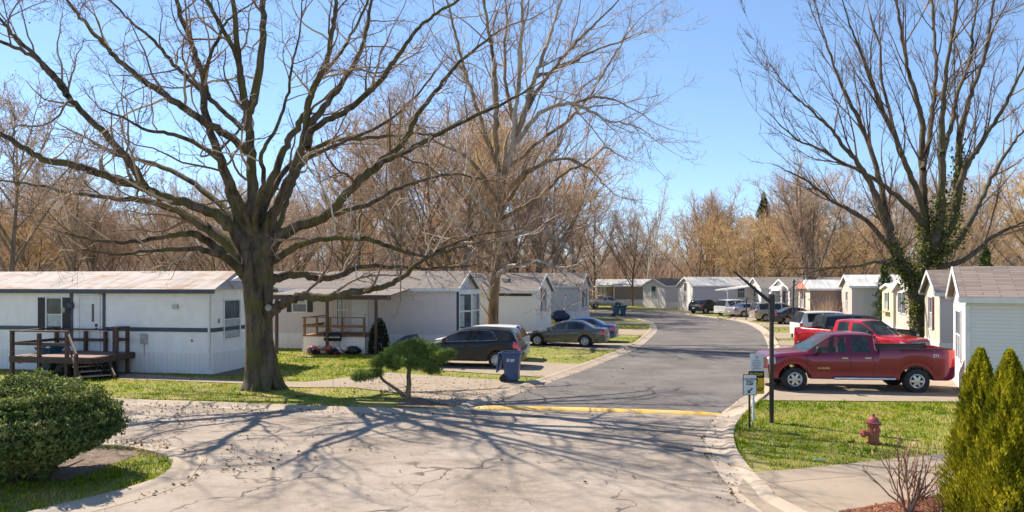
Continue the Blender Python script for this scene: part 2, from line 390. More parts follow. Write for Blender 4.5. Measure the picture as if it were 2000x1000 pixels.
# base ground with gentle relief only far away
sheet('ground', [(-900,-60),(900,-60),(900,1500),(-900,1500)], 0, M['grass'])
K1 = smooth_line([(-11.5,-12),(-9.6,4),(-8.6,8.0)] + px([(190,998),(300,968),(378,937),(402,908),(384,888),(340,875),(280,866),(200,862),(0,852),(-300,838)]) + [(-60,17)], 5)
K2 = smooth_line([(-60,23.5)] + px([(-300,772),(0,777),(215,790),(400,797),(600,805),(760,810),(860,811),(915,806),(950,792),(1000,774),(1060,753),(1150,720),(1210,695),(1246,680),(1275,656),(1283,642),(1270,628),(1226,619),(1151,617)]) + [(0,79),(-60,84)], 5)
K3 = smooth_line([(7,-12),(5.6,5)] + px([(1500,1010),(1430,955),(1393,905),(1380,870),(1384,840),(1405,812),(1440,785),(1475,755),(1497,715),(1503,690),(1496,665),(1482,645),(1446,629),(1374,619),(1302,611),(1223,607),(1151,607)]) + [(0,97),(-60,103)], 5)
ROAD = K3 + K2[::-1] + K1[::-1]
sheet('road', ROAD, .010, M['asphalt_old'])
def nearest(line, p): return min(range(len(line)), key=lambda i: (line[i][0]-p[0])**2+(line[i][1]-p[1])**2)
b0 = G(925,797); b1 = G(1408,811)
i3 = nearest(K3, b1); i2 = nearest(K2, b0)
NEW = K3[i3:] + K2[i2:][::-1]
sheet('road_new_surface', NEW, .015, M['asphalt_new'])
def ribbon(name, line, side, mat):      # rolled kerb: gutter, roll, top, back
    prof = [(-.02,.014),(.0,.020),(.32,.018),(.40,.045),(.46,.075),(.60,.08),(.62,-.02)]
    mb = MB(); n = len(line); rows = []
    for i, p in enumerate(line):
        a = line[max(i-1,0)]; b = line[min(i+1,n-1)]; d = Vector((b[0]-a[0], b[1]-a[1])).normalized(); q = Vector((-d.y, d.x))*side
        rows.append([(p[0]+q.x*s, p[1]+q.y*s, z) for s, z in prof])
    for i in range(n-1):
        for j in range(len(prof)-1): mb.quad(rows[i][j], rows[i+1][j], rows[i+1][j+1], rows[i][j+1])
    o = mb.build(name, mat, smooth=40); o['kind'] = 'structure'; return rows
ribbon('kerb', K1, 1, M['kerb']); ribbon('kerb', K2, 1, M['kerb']); ribbon('kerb', K3, -1, M['kerb'])
DRIVES = [
 [(932,800),(860,790),(790,770),(690,758),(500,757),(640,743),(760,729),(960,742),(1058,752),(1000,775)],
 [(1078,747),(1064,738),(820,722),(740,700),(760,689),(1030,708),(1130,712),(1203,697),(1150,720)],
 [(1216,692),(1205,684),(1150,684),(980,672),(980,660),(1180,671),(1257,672)],
 [(1264,656),(1150,652),(1080,645),(1190,643),(1281,644)],
 [(1281,636),(1160,632),(1080,628),(1165,627),(1270,630)],
 [(1240,623),(1150,623.5),(1080,621),(1226,621)],
 [(1418,806),(1470,783),(1700,785),(1890,786),(1990,760),(1990,735),(1530,735),(1497,728),(1470,760)],
 [(1505,684),(1585,682),(1950,690),(1950,668),(1540,667),(1500,667)],
 [(1505,663),(1580,661),(1800,664),(1800,652),(1500,650),(1490,655)],
 [(1482,640),(1700,641),(1700,632),(1470,631)],
 [(1440,628),(1600,628),(1600,621),(1420,620),(1400,622)],
 [(1300,611),(1500,612),(1490,607),(1250,606)],
 [(1458,926),(1560,918),(1865,886),(2150,868),(2150,930),(1850,966),(1640,1001),(1620,1030),(1490,1003),(1440,958)],
]
DW = [px(d) for d in DRIVES]
for i, d in enumerate(DW): sheet('driveway', d, .024 + .0003*i, M['concrete'])
PATH = px([(232,734),(262,731),(470,744),(640,748),(700,742),(704,746),(650,755),(470,750),(300,743),(236,742)])
sheet('path', PATH, .020, M['concrete'])
MULCH = px([(1640,1002),(1740,984),(1850,967),(2150,932)]) + [(12,7),(4.5,8)]
sheet('mulch_bed', MULCH, .03, M['mulch'])
SOIL = px([(215,735),(0,722),(-60,719),(-60,712),(470,712),(480,733),(417,734),(330,730)])
sheet('bare_soil', SOIL, .006, M['soil'])
SOIL2 = px([(770,792),(800,772),(850,778),(925,795),(860,807),(800,803)])
sheet('leaf_litter_soil', SOIL2, .008, M['soil'])
SOIL3 = px([(150,874),(225,872),(300,874),(322,884),(285,884),(262,892),(225,905),(175,925),(130,940),(60,940),(60,900)])
sheet('bare_soil', SOIL3, .009, M['soil'])
# speed bump
mb = MB(); n = 40; prof = [(-.19,.012),(-.15,.045),(-.05,.075),(.05,.075),(.15,.045),(.19,.012)]
rows = []
for i in range(n+1):
    t = i/n; x = b0[0]+(b1[0]-b0[0])*t; y = b0[1]+(b1[1]-b0[1])*t + .12*math.sin(t*math.pi)
    e = min(1, min(t, 1-t)*14+.15)
    rows.append([(x + .02*math.sin(i*7+j), y+s, .013+(z-.012)*e) for j, (s, z) in enumerate(prof)])
for i in range(n):
    for j in range(5): mb.quad(rows[i][j], rows[i][j+1], rows[i+1][j+1], rows[i+1][j])
tag(mb.build('speed_bump', M['bump_yellow'], smooth=50), 'worn yellow painted speed bump across the road', 'speed bump')
# manhole
mb = MB(); mb.lathe([(.34,.0),(.34,.018),(.30,.02),(.29,.016),(.27,.019),(.001,.020)], 28)
o = mb.build('manhole_cover', pm('cast_iron', (.05,.045,.045), (.09,.075,.07), 12, .7, .8), loc=(*G(1322,876), .006)); tag(o, 'dark round manhole cover in the pale asphalt near the right kerb', 'manhole cover')

# ------------------------------------------------------------------ scattered ground cover
rng = np.random.default_rng(5); rnd = random.Random(11)
def cards(P, D, U, w, l):        # pointed blades: base P, side D, tip vector U
    a = P - D*w[:,None]*.5; b = P + D*w[:,None]*.5; c = P + U*l[:,None]
    v = np.stack([a, b, c], 1).reshape(-1, 3); f = np.arange(len(v)).reshape(-1, 3); return v, f
def unit(v): return v / np.linalg.norm(v, axis=1)[:,None]
def inside_any(x, y, polys): return any(in_poly(x, y, p) for p in polys)
HARD = [ROAD] + DW + [PATH, MULCH]
def offs(line, side, w):
    out = []
    for i, p in enumerate(line):
        a = line[max(i-1,0)]; b = line[min(i+1,len(line)-1)]; d = Vector((b[0]-a[0], b[1]-a[1])).normalized(); q = Vector((-d.y,d.x))*side*w
        out.append((p[0]+q.x, p[1]+q.y))
    return out
HARD += [K1 + offs(K1,1,.62)[::-1], K2 + offs(K2,1,.62)[::-1], K3 + offs(K3,-1,.62)[::-1]]
pts = []
tries = 0
lawns = [(-26,-5,18,36,40000),(-26,0,22,45,26000),(-12,-4,8,16,24000),(5,17,13,24,42000),(-8,10,26,62,16000),(8,26,24,64,14000)]
for x0,x1,y0,y1,n in lawns:
    for _ in range(n):
        x = rnd.uniform(x0,x1); y = rnd.uniform(y0,y1)
        if abs(x) < y*.78+.6 and not inside_any(x, y, HARD) and not (in_poly(x,y,SOIL) or in_poly(x,y,SOIL2) or in_poly(x,y,SOIL3)): pts.append((x, y))
P = np.array([(x,y,0) for x,y in pts]); n = len(P)
ang = rng.uniform(0, 6.28, n); D = np.stack([np.cos(ang), np.sin(ang), 0*ang], 1)
U = unit(np.stack([rng.normal(0,.45,n), rng.normal(0,.45,n), np.ones(n)], 1))
dist = P[:,1]; v, f = cards(P, D, U, .014+.0007*dist*rng.uniform(.6,1.4,n), rng.uniform(.035,.09,n))
M['blades'] = island('grass_blades', [(0,(.09,.16,.006)),(.32,(.17,.25,.010)),(.52,(.30,.34,.016)),(.66,(.44,.38,.07)),(.84,(.58,.45,.22))], .7, .45, patch=.55)
cx_ = [p_ for p_ in pts[::75]]; CP = []
for (x,y) in cx_:
    for _ in range(16): CP.append((x+rnd.gauss(0,.05), y+rnd.gauss(0,.05), 0))
for ln_, sd_ in ((K1,1),(K2,1),(K3,-1)):
    e_ = offs(ln_, sd_, .64)
    for k_ in range(len(e_)-1):
        (xa,ya),(xb,yb) = e_[k_], e_[k_+1]
        if not (6 < ya < 60 and abs(xa) < ya*.8): continue
        for _ in range(int(math.dist(e_[k_], e_[k_+1])*55)):
            t_ = rnd.random(); x = xa+(xb-xa)*t_+rnd.gauss(0,.035); y = ya+(yb-ya)*t_+rnd.gauss(0,.035)
            if not inside_any(x, y, DW): CP.append((x, y, .06 if rnd.random() < .4 else 0))
CP = np.array(CP); nc = len(CP); an_ = rng.uniform(0,6.28,nc); D2 = np.stack([np.cos(an_),np.sin(an_),0*an_],1)
U2 = unit(np.stack([rng.normal(0,.5,nc), rng.normal(0,.5,nc), np.ones(nc)],1)); v2, f2 = cards(CP, D2, U2, .016+.0006*CP[:,1], rng.uniform(.06,.14,nc))
f = np.concatenate([f, f2+len(v)]); v = np.concatenate([v, v2])
tag(np_mesh('grass', v, f, M['blades'], k=3), 'short spring grass growing on the lawns', 'grass', kind='stuff')
# fallen leaves and seed balls on drive, road edge and lawn
L = []
for x0,x1,y0,y1,n in [(290,700,787,808,260),(440,620,850,905,60),(690,960,738,796,360),(1180,1240,690,760,30),(430,520,880,925,60),(220,420,793,830,160),(200,330,860,880,120),(1000,1060,752,768,40),(1430,1800,790,915,110),(560,900,700,800,100),(200,1300,800,960,60),(230,480,735,745,60),(1390,1440,800,980,30)]:
    for _ in range(n): L.append(G(rnd.uniform(x0,x1), rnd.uniform(y0,y1)))
for ln_, sd_ in ((K2,1),(K3,-1),(K1,1)):
    for _ in range(260 if ln_ is not K1 else 110):
        k_ = rnd.randrange(len(ln_)-1); t_ = rnd.random(); (xa,ya),(xb,yb) = ln_[k_], ln_[k_+1]
        x = xa+(xb-xa)*t_+rnd.gauss(0,.10); y = ya+(yb-ya)*t_+rnd.gauss(0,.10)
        if 6 < y < 50: L.append((x,y))
P = np.array([(x,y,.035) for x,y in L]); n = len(P); ang = rng.uniform(0,6.28,n)
D = unit(np.stack([np.cos(ang), np.sin(ang), rng.normal(0,.2,n)],1)); E = unit(np.stack([-np.sin(ang), np.cos(ang), rng.normal(.1,.3,n)],1))
s = rng.uniform(.018,.05,n)[:,None]; v = np.stack([P-D*s, P-E*s*.6, P+D*s, P+E*s*.7+np.array([0,0,.015])],1).reshape(-1,3)
M['leafdry'] = island('dry_leaves', [(0,(.05,.03,.02)),(.5,(.12,.065,.035)),(1,(.22,.13,.07))], .8)
tag(np_mesh('fallen_leaves', v, np.arange(len(v)).reshape(-1,4), M['leafdry']), 'dry brown leaves scattered on lawn, drive and road edge', 'leaves', kind='stuff')
# mulch chips
q = [(rnd.uniform(4.5,12), rnd.uniform(8,11.9)) for _ in range(14000)]; q = [(x,y) for x,y in q if in_poly(x,y,MULCH)]
P = np.array([(x,y,.035+rnd.uniform(0,.03)) for x,y in q]); n = len(P); ang = rng.uniform(0,6.28,n)
D = unit(np.stack([np.cos(ang), np.sin(ang), rng.normal(0,.3,n)],1)); E = unit(np.stack([-np.sin(ang), np.cos(ang), rng.normal(0,.4,n)],1))
s = rng.uniform(.012,.035,n)[:,None]; v = np.stack([P-D*s-E*s*.3, P+D*s-E*s*.3, P+D*s+E*s*.3, P-D*s+E*s*.3],1).reshape(-1,3)
M['chips'] = island('mulch_chips', [(0,(.09,.035,.02)),(.5,(.24,.09,.045)),(1,(.40,.18,.09))], .9)
tag(np_mesh('mulch_chips', v, np.arange(len(v)).reshape(-1,4), M['chips']), 'red brown wood chips covering the corner bed', 'mulch', kind='stuff')
# ------------------------------------------------------------------ mobile homes
def frameM(origin, xdir, zdir=(0,0,1)):      # local x = xdir, local z up, local y into the wall
    x = Vector(xdir).normalized(); z = Vector(zdir); y = z.cross(x)
    return Matrix(((x.x,y.x,z.x,origin[0]),(x.y,y.y,z.y,origin[1]),(x.z,y.z,z.z,origin[2]),(0,0,0,1)))
def window(root, Mx, w, h, split='h', shutters=None, sw=.38, curtain='half', name='window', fr=None, ft=.06):
    # Mx: origin at the lower-left corner of the opening on the wall, x along the wall, y into the wall
    m = MB(); t = ft
    m.box(-t, w+t, -.05, .02, -t, 0, 0, Mx); m.box(-t, w+t, -.05, .02, h, h+t, 0, Mx)
    m.box(-t, 0, -.05, .02, 0, h, 0, Mx); m.box(w, w+t, -.05, .02, 0, h, 0, Mx)
    if split in ('h','x'): m.box(0, w, -.035, .01, h*.5-.02, h*.5+.02, 0, Mx)
    if split in ('v','x'): m.box(w*.5-.025, w*.5+.025, -.036, .011, 0, h, 0, Mx)
    wn = m.build(name, fr or M['trim_white'], root)
    p = MB(); p.box(0, w, -.012, .006, 0, h, 0, Mx)
    c = MB()
    if curtain == 'half': c.box(.02, w-.02, -.016, 0, .02, h*.48, 0, Mx)
    if curtain == 'full': c.box(.05, w*.45, -.016, 0, .03, h-.03, 0, Mx); c.box(w*.55, w-.05, -.016, 0, .03, h-.03, 0, Mx)
    if curtain == 'top': c.box(.02, w-.02, -.016, 0, h*.5, h-.02, 0, Mx)
    p.build('pane', M['pane'], wn)
    if c.v: c.build('curtain', M['curtain'], wn)
    if shutters:
        for s in (-1, 1):
            q = MB(); a = -t-sw if s < 0 else w+t
            q.box(a, a+sw, -.04, .01, -t*.5, h+t*.5, 0, Mx); q.build('shutter', M[shutters] if isinstance(shutters, str) else shutters, root)
    return wn
def home(label, O, u, L, W, eave, ridge, wall, roof, skirt=None, skz=.78, over=.22, trim='trim_white', hip=0, group='mobile homes along the road', endwall=None, endside=None, name='mobile_home', gutter=True):
    rz = math.atan2(u[1], u[0]); root = empty(name, (O[0], O[1], 0), rz, label, 'mobile home', group)
    mb = MB(); e = eave; r = ridge
    prof = [(0,skz),(W,skz),(W,e),(W/2,r-.06),(0,e)]
    for (a, b) in zip(prof, prof[1:]+prof[:1]):
        mb.quad((0,a[0],a[1]),(L,a[0],a[1]),(L,b[0],b[1]),(0,b[0],b[1]))
    mats = [M[wall]]; 
    if endwall: mats.append(M[endwall])
    mb.poly([(0,y,z) for y,z in prof][::-1], 1 if endwall and endside == 0 else 0); mb.poly([(L,y,z) for y,z in prof], 1 if endwall and endside == 1 else 0)
    mb.build('wall', mats, root)
    sk = MB(); sk.box(-.02, L+.02, -.02, W+.02, -.02, skz+.02); sk.build('skirting', M[skirt or 'white_skirt'], root)
    ro = MB(); th = .07; ov = over; sl = (r-e)/(W/2); eo = e - sl*ov
    for s in (0, 1):
        y0, y1 = (-ov, W/2) if s == 0 else (W+ov, W/2)
        h0 = hip
        a = (-ov, y0, eo); b = (L+ov, y0, eo); c = (L+ov-h0, y1, r); d = (-ov+h0, y1, r)
        tp = [(q[0], q[1], q[2]+th) for q in (a,b,c,d)]
        ro.quad(a,b,c,d); ro.quad(*tp)
        for i in range(4): j = (i+1)%4; ro.quad((a,b,c,d)[i], (a,b,c,d)[j], tp[j], tp[i])
    if hip:
        for X, h0 in ((-ov, hip), (L+ov, -hip)):
            ro.poly([(X, -ov, eo+th), (X, W+ov, eo+th), (X+h0, W/2, r+th)])
    rf = ro.build('roof', M[roof], root)
    fa = MB()
    fa.box(-ov-.012, L+ov+.012, -ov-.03, -ov-.004, eo-.10, eo+th-.01); fa.box(-ov-.012, L+ov+.012, W+ov+.004, W+ov+.03, eo-.10, eo+th-.01)
    if not hip:
        for X in (-ov-.02, L+ov+.02):
            for s in (0,1):
                fa.bar((X, -ov if s==0 else W+ov, eo+.0), (X, W/2, r+.0), .03, .16)
    fa.build('fascia', M[trim], root)
    root['L'] = L
    del root['L']
    return root, rf
def side(x, z, y=0): return frameM((x, y, z), (1,0,0))                # on the long side facing the camera
def endL(y, z): return frameM((0, y, z), (0,-1,0))                     # on the x=0 end wall, x runs towards the camera
def endR(L, y, z): return frameM((L, y, z), (0,1,0))                   # on the x=L end wall
def vent(rf, x, y, z, c, w=.45, d=.45, h=.2):
    m = MB(); m.box(x-w/2, x+w/2, y-d/2, y+d/2, z-.15, z+h); m.box(x-w/2-.05, x+w/2+.05, y-d/2-.05, y+d/2+.05, z+h, z+h+.05)
    m.build('roof_vent', c, rf)

# A: near white home on the left
u = Vector((.983,-.18)); LA = 19.0; cA = Vector((-11.7, 28.0)); oA = cA - u*LA
A, rf = home('nearest white mobile home with rust streaked roof and dark blue trim bands', oA, u, LA, 4.4, 3.32, 4.0, 'white_metal', 'rust_roof', 'white_skirt', .80, trim='trim_blue', hip=.5)
m = MB(); m.box(0, LA-6.30, -.03, .0, 1.64, 1.80); m.box(LA-4.75, LA+.025, -.03, .0, 1.64, 1.80); m.box(LA, LA+.028, .0, 4.43, 1.64, 1.80)
m.box(LA-6.38, LA-6.24, -.032, 0, 1.0, 3.22); m.box(LA-4.87, LA-4.75, -.032, 0, 1.64, 3.22); m.box(0, LA, -.034, 0, 3.20, 3.34); m.build('trim_band', M['trim_blue'], A)
window(A, side(LA-7.45, 1.62), .68, 1.32, 'h', 'shutter', .36)
window(A, side(LA-15.2, 1.9), .8, 1.0, 'h', 'shutter', .36)
window(A, endR(LA, .75, 1.35), 1.1, 1.5, 'h', None)
d = MB(); d.box(-.09, 0, -.05, 0, 0, 2.1); d.box(.86, .95, -.05, 0, 0, 2.1); d.box(-.09, .95, -.05, 0, 2.1, 2.2); d.box(-.14,1.0,-.16,0,2.24,2.29)
for q in (d,): q.v = [(p[0]+LA-5.92, p[1], p[2]+.84) for p in q.v]
fr = d.build('door_frame', M['trim_white'], A)
d = MB(); X = LA-5.92; d.box(X, X+.86, -.035, .01, .84, 2.94); dr = d.build('door', M['door_white'], A, bevel=.008)
d = MB(); d.box(X+.58, X+.67, -.05, -.03, 2.0, 2.72); d.build('door_light', M['pane'], dr)
d = MB(); d.tube([(X+.79,-.035,1.72),(X+.79,-.09,1.72)], .035, 10); d.box(X+.765,X+.815,-.10,-.03,1.80,1.92); d.build('handle', M['black'], dr)
d = MB(); d.box(X-.50,X-.26,-.16,0,2.52,2.76); d.build('lamp_bracket', M['trim_blue'], A, bevel=.03)
d = MB(); d.lathe([(.02,.22),(.09,.18),(.07,0),(.03,-.03)], 10); d.build('wall_lamp', M['galv'], A, loc=(X-.56,-.25,2.38))
d = MB(); d.box(LA+.028,LA+.045,.35,.40,1.98,2.15); d.box(LA-.9,LA-.86,-.045,-.03,1.25,1.35); d.build('outlet_cover', M['black'], A)
for x_, z_, w_2, h_2 in ((LA-3.1,1.15,.26,.4),(LA-1.7,2.55,.22,.16),(LA-10.2,2.6,.25,.18)):
    m = MB(); m.box(x_, x_+w_2, -.12, -.0, z_, z_+h_2); m.box(x_+w_2*.4, x_+w_2*.5, -.05, 0, z_-.5 if h_2 > .3 else z_, z_); m.build('meter_box' if h_2 > .3 else 'wall_vent', M['galv'], A, bevel=.01)
m = MB(); m.bar((LA-.12,-.06,3.2),(LA-.12,-.06,.2),.07,.07); m.build('downspout', M['trim_white'], A)
# deck with stairs in front of A
DK = empty('deck', (*(oA + u*(LA-6.95)), 0), math.atan2(u.y,u.x), 'dark timber entrance deck with railings before the white home door', 'deck')
dw = 3.55; dd = -2.25; dz = .82
m = MB()
for i in range(15): m.box(.02, dw-.02, dd+.15*i+.004, dd+.15*i+.14, dz-.03, dz)
m.build('deck_floor', M['wood_deck'], DK)
m = MB(); m.box(0, dw, dd-.04, dd, dz-.24, dz-.01); m.box(0, dw, -.08, -.04, dz-.24, dz-.04); m.box(-.04,0,dd,-.05,dz-.24,dz-.02); m.box(dw,dw+.04,dd,-.05,dz-.24,dz-.02)
m.build('rim_joist', M['wood_dark'], DK)
for (x,y,h) in ((.05,dd+.05,1.75),(1.25,dd+.03,1.68),(2.42,dd+.05,1.75),(.05,-.12,1.72),(1.4,-.12,1.62),(2.3,-.12,1.62),(2.72,-.12,1.78),(3.48,-.35,1.82),(3.48,-.95,1.82)):
    m = MB(); m.box(x-.055,x+.055,y-.055,y+.055,0,h); m.build('post', M['wood_dark'], DK)
m = MB()
m.bar((0,dd+.05,1.76),(2.5,dd+.05,1.76),.14,.05); m.bar((0.05,dd+.05,1.74),(.05,-.1,1.74),.14,.05); m.bar((0,-.12,1.70),(2.4,-.12,1.70),.12,.05)
m.bar((0.05,dd+.05,1.28),(2.45,dd+.05,1.28),.04,.11); m.bar((.05,dd,1.28),(.05,-.1,1.28),.04,.11); m.bar((0,-.12,1.28),(2.4,-.12,1.28),.04,.11)
m.bar((2.66,-.10,1.80),(3.52,-.37,1.84),.14,.05); m.bar((3.48,-.35,1.84),(3.48,-1.0,1.84),.14,.05); m.bar((3.48,-.35,1.35),(3.48,-.95,1.35),.04,.11); m.bar((2.7,-.12,1.33),(3.48,-.35,1.33),.04,.11)
m.build('railing', M['wood_dark'], DK)
sx0, sy0 = 2.35, dd+.25; dirs = Vector((.80,-.60)); per = Vector((.60,.80))
for k in range(4):
    c0 = Vector((sx0+.15, sy0-.05)) + dirs*(.27*(k+.45)); z = dz-.165*(k+1); m = MB()
    Mx = Matrix(((dirs.x,per.x,0,c0.x),(dirs.y,per.y,0,c0.y),(0,0,1,z),(0,0,0,1))); m.box(-.14,.15,-.05,1.15,-.04,0,0,Mx); m.build('tread', M['wood_tread'], DK)
m = MB()
for off in (0, 1.1):
    a = Vector((sx0+.15,sy0-.05)) + per*off; b = a + dirs*1.4
    m.bar((a.x,a.y,dz-.1),(b.x,b.y,.06),.05,.24)
m.build('stringer', M['wood_dark'], DK)
m = MB(); a = Vector((2.45,dd+.05)); b = a + dirs*1.35
m.bar((a.x,a.y,1.72),(b.x,b.y,1.0),.06,.09); m.bar((a.x,a.y,1.25),(b.x,b.y,.55),.05,.09); m.box(b.x-.05,b.x+.05,b.y-.05,b.y+.05,0,1.0)
b2 = b*1; m.build('stair_rail', M['wood_dark'], DK)
# dark shrub heap under the stairs is dry brush
def heap(name, c, r, n, s, mat, seed, label, cat, flat=.7):
    g = np.random.default_rng(seed); v = g.normal(size=(n,3)); v /= np.linalg.norm(v,axis=1)[:,None]; v *= g.uniform(.5,1,n)[:,None]**.5
    v[:,2] = np.abs(v[:,2]); P = v*np.array(r)+np.array(c); a = unit(g.normal(size=(n,3))); b = unit(np.cross(a, g.normal(size=(n,3))))
    ss = g.uniform(.5,1.2,n)[:,None]*s; vv = np.stack([P-a*ss,P-b*ss*flat,P+a*ss,P+b*ss*flat],1).reshape(-1,3)
    o = np_mesh(name, vv, np.arange(len(vv)).reshape(-1,4), mat); return tag(o, label, cat)
M['darkleaf'] = island('dark_leaves', [(0,(.015,.018,.012)),(.6,(.035,.04,.022)),(1,(.07,.06,.035))], .8)
x,y = G(170,738); heap('shrub', (x,y,0), (1.15,.45,.62), 2600, .05, M['darkleaf'], 3, 'dark low shrub growing beside the stairs of the timber deck', 'shrub')
# wheeled bins
def wheelie(label, loc, rz, mat, group=None, open_lid=False, logo=False, s=1.0):
    b = empty('wheeled_bin', (*loc, 0), rz, label, 'bin', group)
    m = MB(); z0, z1 = .06*s, 1.0*s
    def ring(hw, hd, z, o=0): return [(-hw+o,-hd,z),(hw+o,-hd,z),(hw+o,hd,z),(-hw+o,hd,z)]
    rings = [ring(.22*s,.24*s,z0,.02), ring(.235*s,.255*s,.35*s), ring(.30*s,.295*s,.93*s,-.01), ring(.34*s,.33*s,.94*s), ring(.345*s,.335*s,z1)]
    for a, c in zip(rings, rings[1:]):
        for i in range(4): j = (i+1)%4; m.quad(a[i],a[j],c[j],c[i])
    m.poly(rings[0][::-1])
    inn = ring(.31*s,.30*s,z1); flo = ring(.22*s,.22*s,.2*s)
    for a, c in ((rings[-1], inn),(inn, flo)):
        for i in range(4): j = (i+1)%4; m.quad(a[i],a[j],c[j],c[i])
    m.poly(flo)
    m.build('bin_body', mat, b, bevel=.012)
    for sy in (-1, 1):
        w_ = MB(); w_.lathe([(.10*s,-.03),(.125*s,-.02),(.125*s,.02),(.10*s,.03)], 16, 'y', (-.26*s, sy*.27*s, .125*s)); w_.build('wheel', M['rubber'], b, smooth=40)
    h = MB(); h.tube([(-.34*s,-.22*s,.93*s),(-.42*s,-.22*s,.96*s),(-.42*s,.22*s,.96*s),(-.34*s,.22*s,.93*s)], .016*s, 6); h.build('handle', mat, b)
    l = MB()
    if open_lid:
        Mx = Matrix.Translation((-.40*s,0,.98*s)) @ Matrix.Rotation(R(97), 4, 'Y')
        l.box(.0,.66*s,-.33*s,.33*s,-.02,.03,0,Mx); l.box(.06*s,.58*s,-.27*s,.27*s,.03,.07,0,Mx)
    else:
        l.box(-.38*s,.37*s,-.35*s,.35*s,z1+.004,z1+.05*s); l.box(-.30*s,.30*s,-.28*s,.28*s,z1+.05*s,z1+.09*s)
    l.build('lid', mat, b, bevel=.015)
    if logo:
        g = MB(); y = -.293*s
        q = Matrix.Translation((0,y,.80)) @ Matrix.Rotation(R(-3.5),4,'X')
        for (x0,x1,a0,a1) in ((-.14,-.115,-.05,.04),(-.085,-.06,-.05,.04),(-.14,-.06,.035,.055),(-.112,-.09,-.05,.0)): g.box(x0,x1,-.012,0,a0,a1,0,q)
        for k,(x0,x1,zz) in enumerate(((-.03,.14,.03),(-.03,.14,0),(-.03,.12,-.04))): g.box(x0,x1,-.012,0,zz-.009,zz+.011,0,q)
        g.build('logo', M['sign_white'], b)
    return b
wheelie('navy wheeled bin with open lid hanging back beside the black car', G(1000,745), R(-8), M['bluebin'], open_lid=True, logo=True, s=1.08)
oc = oA + u*(LA-6.4) + Vector((-.18,-.983))*1.0
wheelie('teal wheeled bin standing behind the timber deck railing', (oc.x, oc.y), R(80), M['tealbin'], s=1.02)
wheelie('left of the two blue bins at the far kerb', G(1203,618), R(10), M['tealbin'], 'pair of blue bins at the kerb', s=1.05)
wheelie('right of the two blue bins at the far kerb', G(1217,618), R(-5), M['tealbin'], 'pair of blue bins at the kerb', s=1.05)
# small flue lamps, terracotta balls, wheel near the deck
for i,(pxx,py,lab) in enumerate(((38,706,'orange round lantern on the left foot of the deck'),(112,706,'orange round lantern under the middle of the deck'))):
    x,y = PX(pxx,27.2), 27.2; m = MB(); m.lathe([(.01,-.09),(.07,-.07),(.1,0),(.07,.07),(.01,.09)], 12); tag(m.build('garden_lantern', M['clay'], smooth=60, loc=(x,y,PZ(py,27.2))), lab, 'lantern', 'orange lanterns on the deck')
m = MB(); m.lathe([(.22,-.03),(.27,-.02),(.27,.02),(.22,.03),(.20,.0)], 24, 'y')
for k in range(8): a = k*math.pi/4; m.bar((0,0,0),(.22*math.cos(a),0,.22*math.sin(a)),.012,.012)
tag(m.build('cart_wheel', M['post'], loc=(PX(122,26.9),26.9,.28)), 'small spoked wheel leaning in the shade below the deck', 'wheel')

# B: grey-beige home with the porch
uB = Vector((.983,-.18)); LB = 17.0; cB = Vector((-2.93, 37.4)); oB = cB-uB*LB
B, rf = home('beige mobile home with porch awning and bay window behind the oak tree', oB, uB, LB, 4.4, 3.3, 4.15, 'beige_siding', 'beige_roof', 'white_skirt', .80)
window(B, side(LB-9.15, 2.0), .78, .78, '', 'shutter', .30, 'top')
window(B, side(LB-6.6, 1.1), .55, 2.0, 'h', None, curtain='full')
d = MB(); d.box(LB-5.75,LB-4.85,-.04,.01,.9,2.95); dr = d.build('door', M['door_white'], B)
d = MB(); d.tube([(LB-5.0,-.04,1.85),(LB-5.0,-.1,1.85)], .03, 8); d.build('handle', M['black'], dr)
bay = MB(); ys = [.55,1.2,3.0,3.65]; xs = [0,.55,.55,0]
for k in range(3):
    a = (LB+xs[k], ys[k]); c = (LB+xs[k+1], ys[k+1])
    bay.quad((*a,.85),(*c,.85),(*c,1.15),(*a,1.15)); bay.quad((*a,2.95),(*c,2.95),(*c,3.2),(*a,3.2))

for xx_, yy_ in zip(xs, ys): bay.quad((LB+xx_,yy_,1.15),(LB+xx_+.02,yy_,1.15),(LB+xx_+.02,yy_,2.95),(LB+xx_,yy_,2.95))
bay.poly([(LB+x,y,3.2) for x,y in zip(xs,ys)]); bay.poly([(LB+x,y,.85) for x,y in zip(xs,ys)][::-1])
bw = bay.build('bay_window', M['trim_white'], B)
for k in range(3):
    a = Vector((LB+xs[k], ys[k],1.15)); c = Vector((LB+xs[k+1], ys[k+1],1.15)); dd_ = (c-a); l_ = dd_.length; Mx = frameM(a, dd_)
    n_ = 2 if k == 1 else 1; g = MB(); g.box(.03,l_-.03,-.005,.01,0,1.8,0,Mx); g.build('pane', M['pane'], bw)
    fm = MB(); fm.box(0,.06,-.03,.012,0,1.8,0,Mx); fm.box(l_-.06,l_,-.03,.012,0,1.8,0,Mx); fm.box(.06,l_-.06,-.031,.01,.86,.94,0,Mx)
    if n_ == 2: fm.box(l_/2-.04,l_/2+.04,-.032,.012,0,1.8,0,Mx)
    fm.build('frame', M['trim_white'], bw)
    cu_ = MB(); cu_.box(.08,l_*.42,-.009,0,.08,1.72,0,Mx); cu_.build('curtain', M['curtain'], bw)
sh = MB(); sh.box(LB,LB+.04,.1,.45,1.0,3.1); sh.build('shutter', M['shutter'], B); sh = MB(); sh.box(LB,LB+.04,3.8,4.15,1.0,3.1); sh.build('shutter', M['shutter'], B)
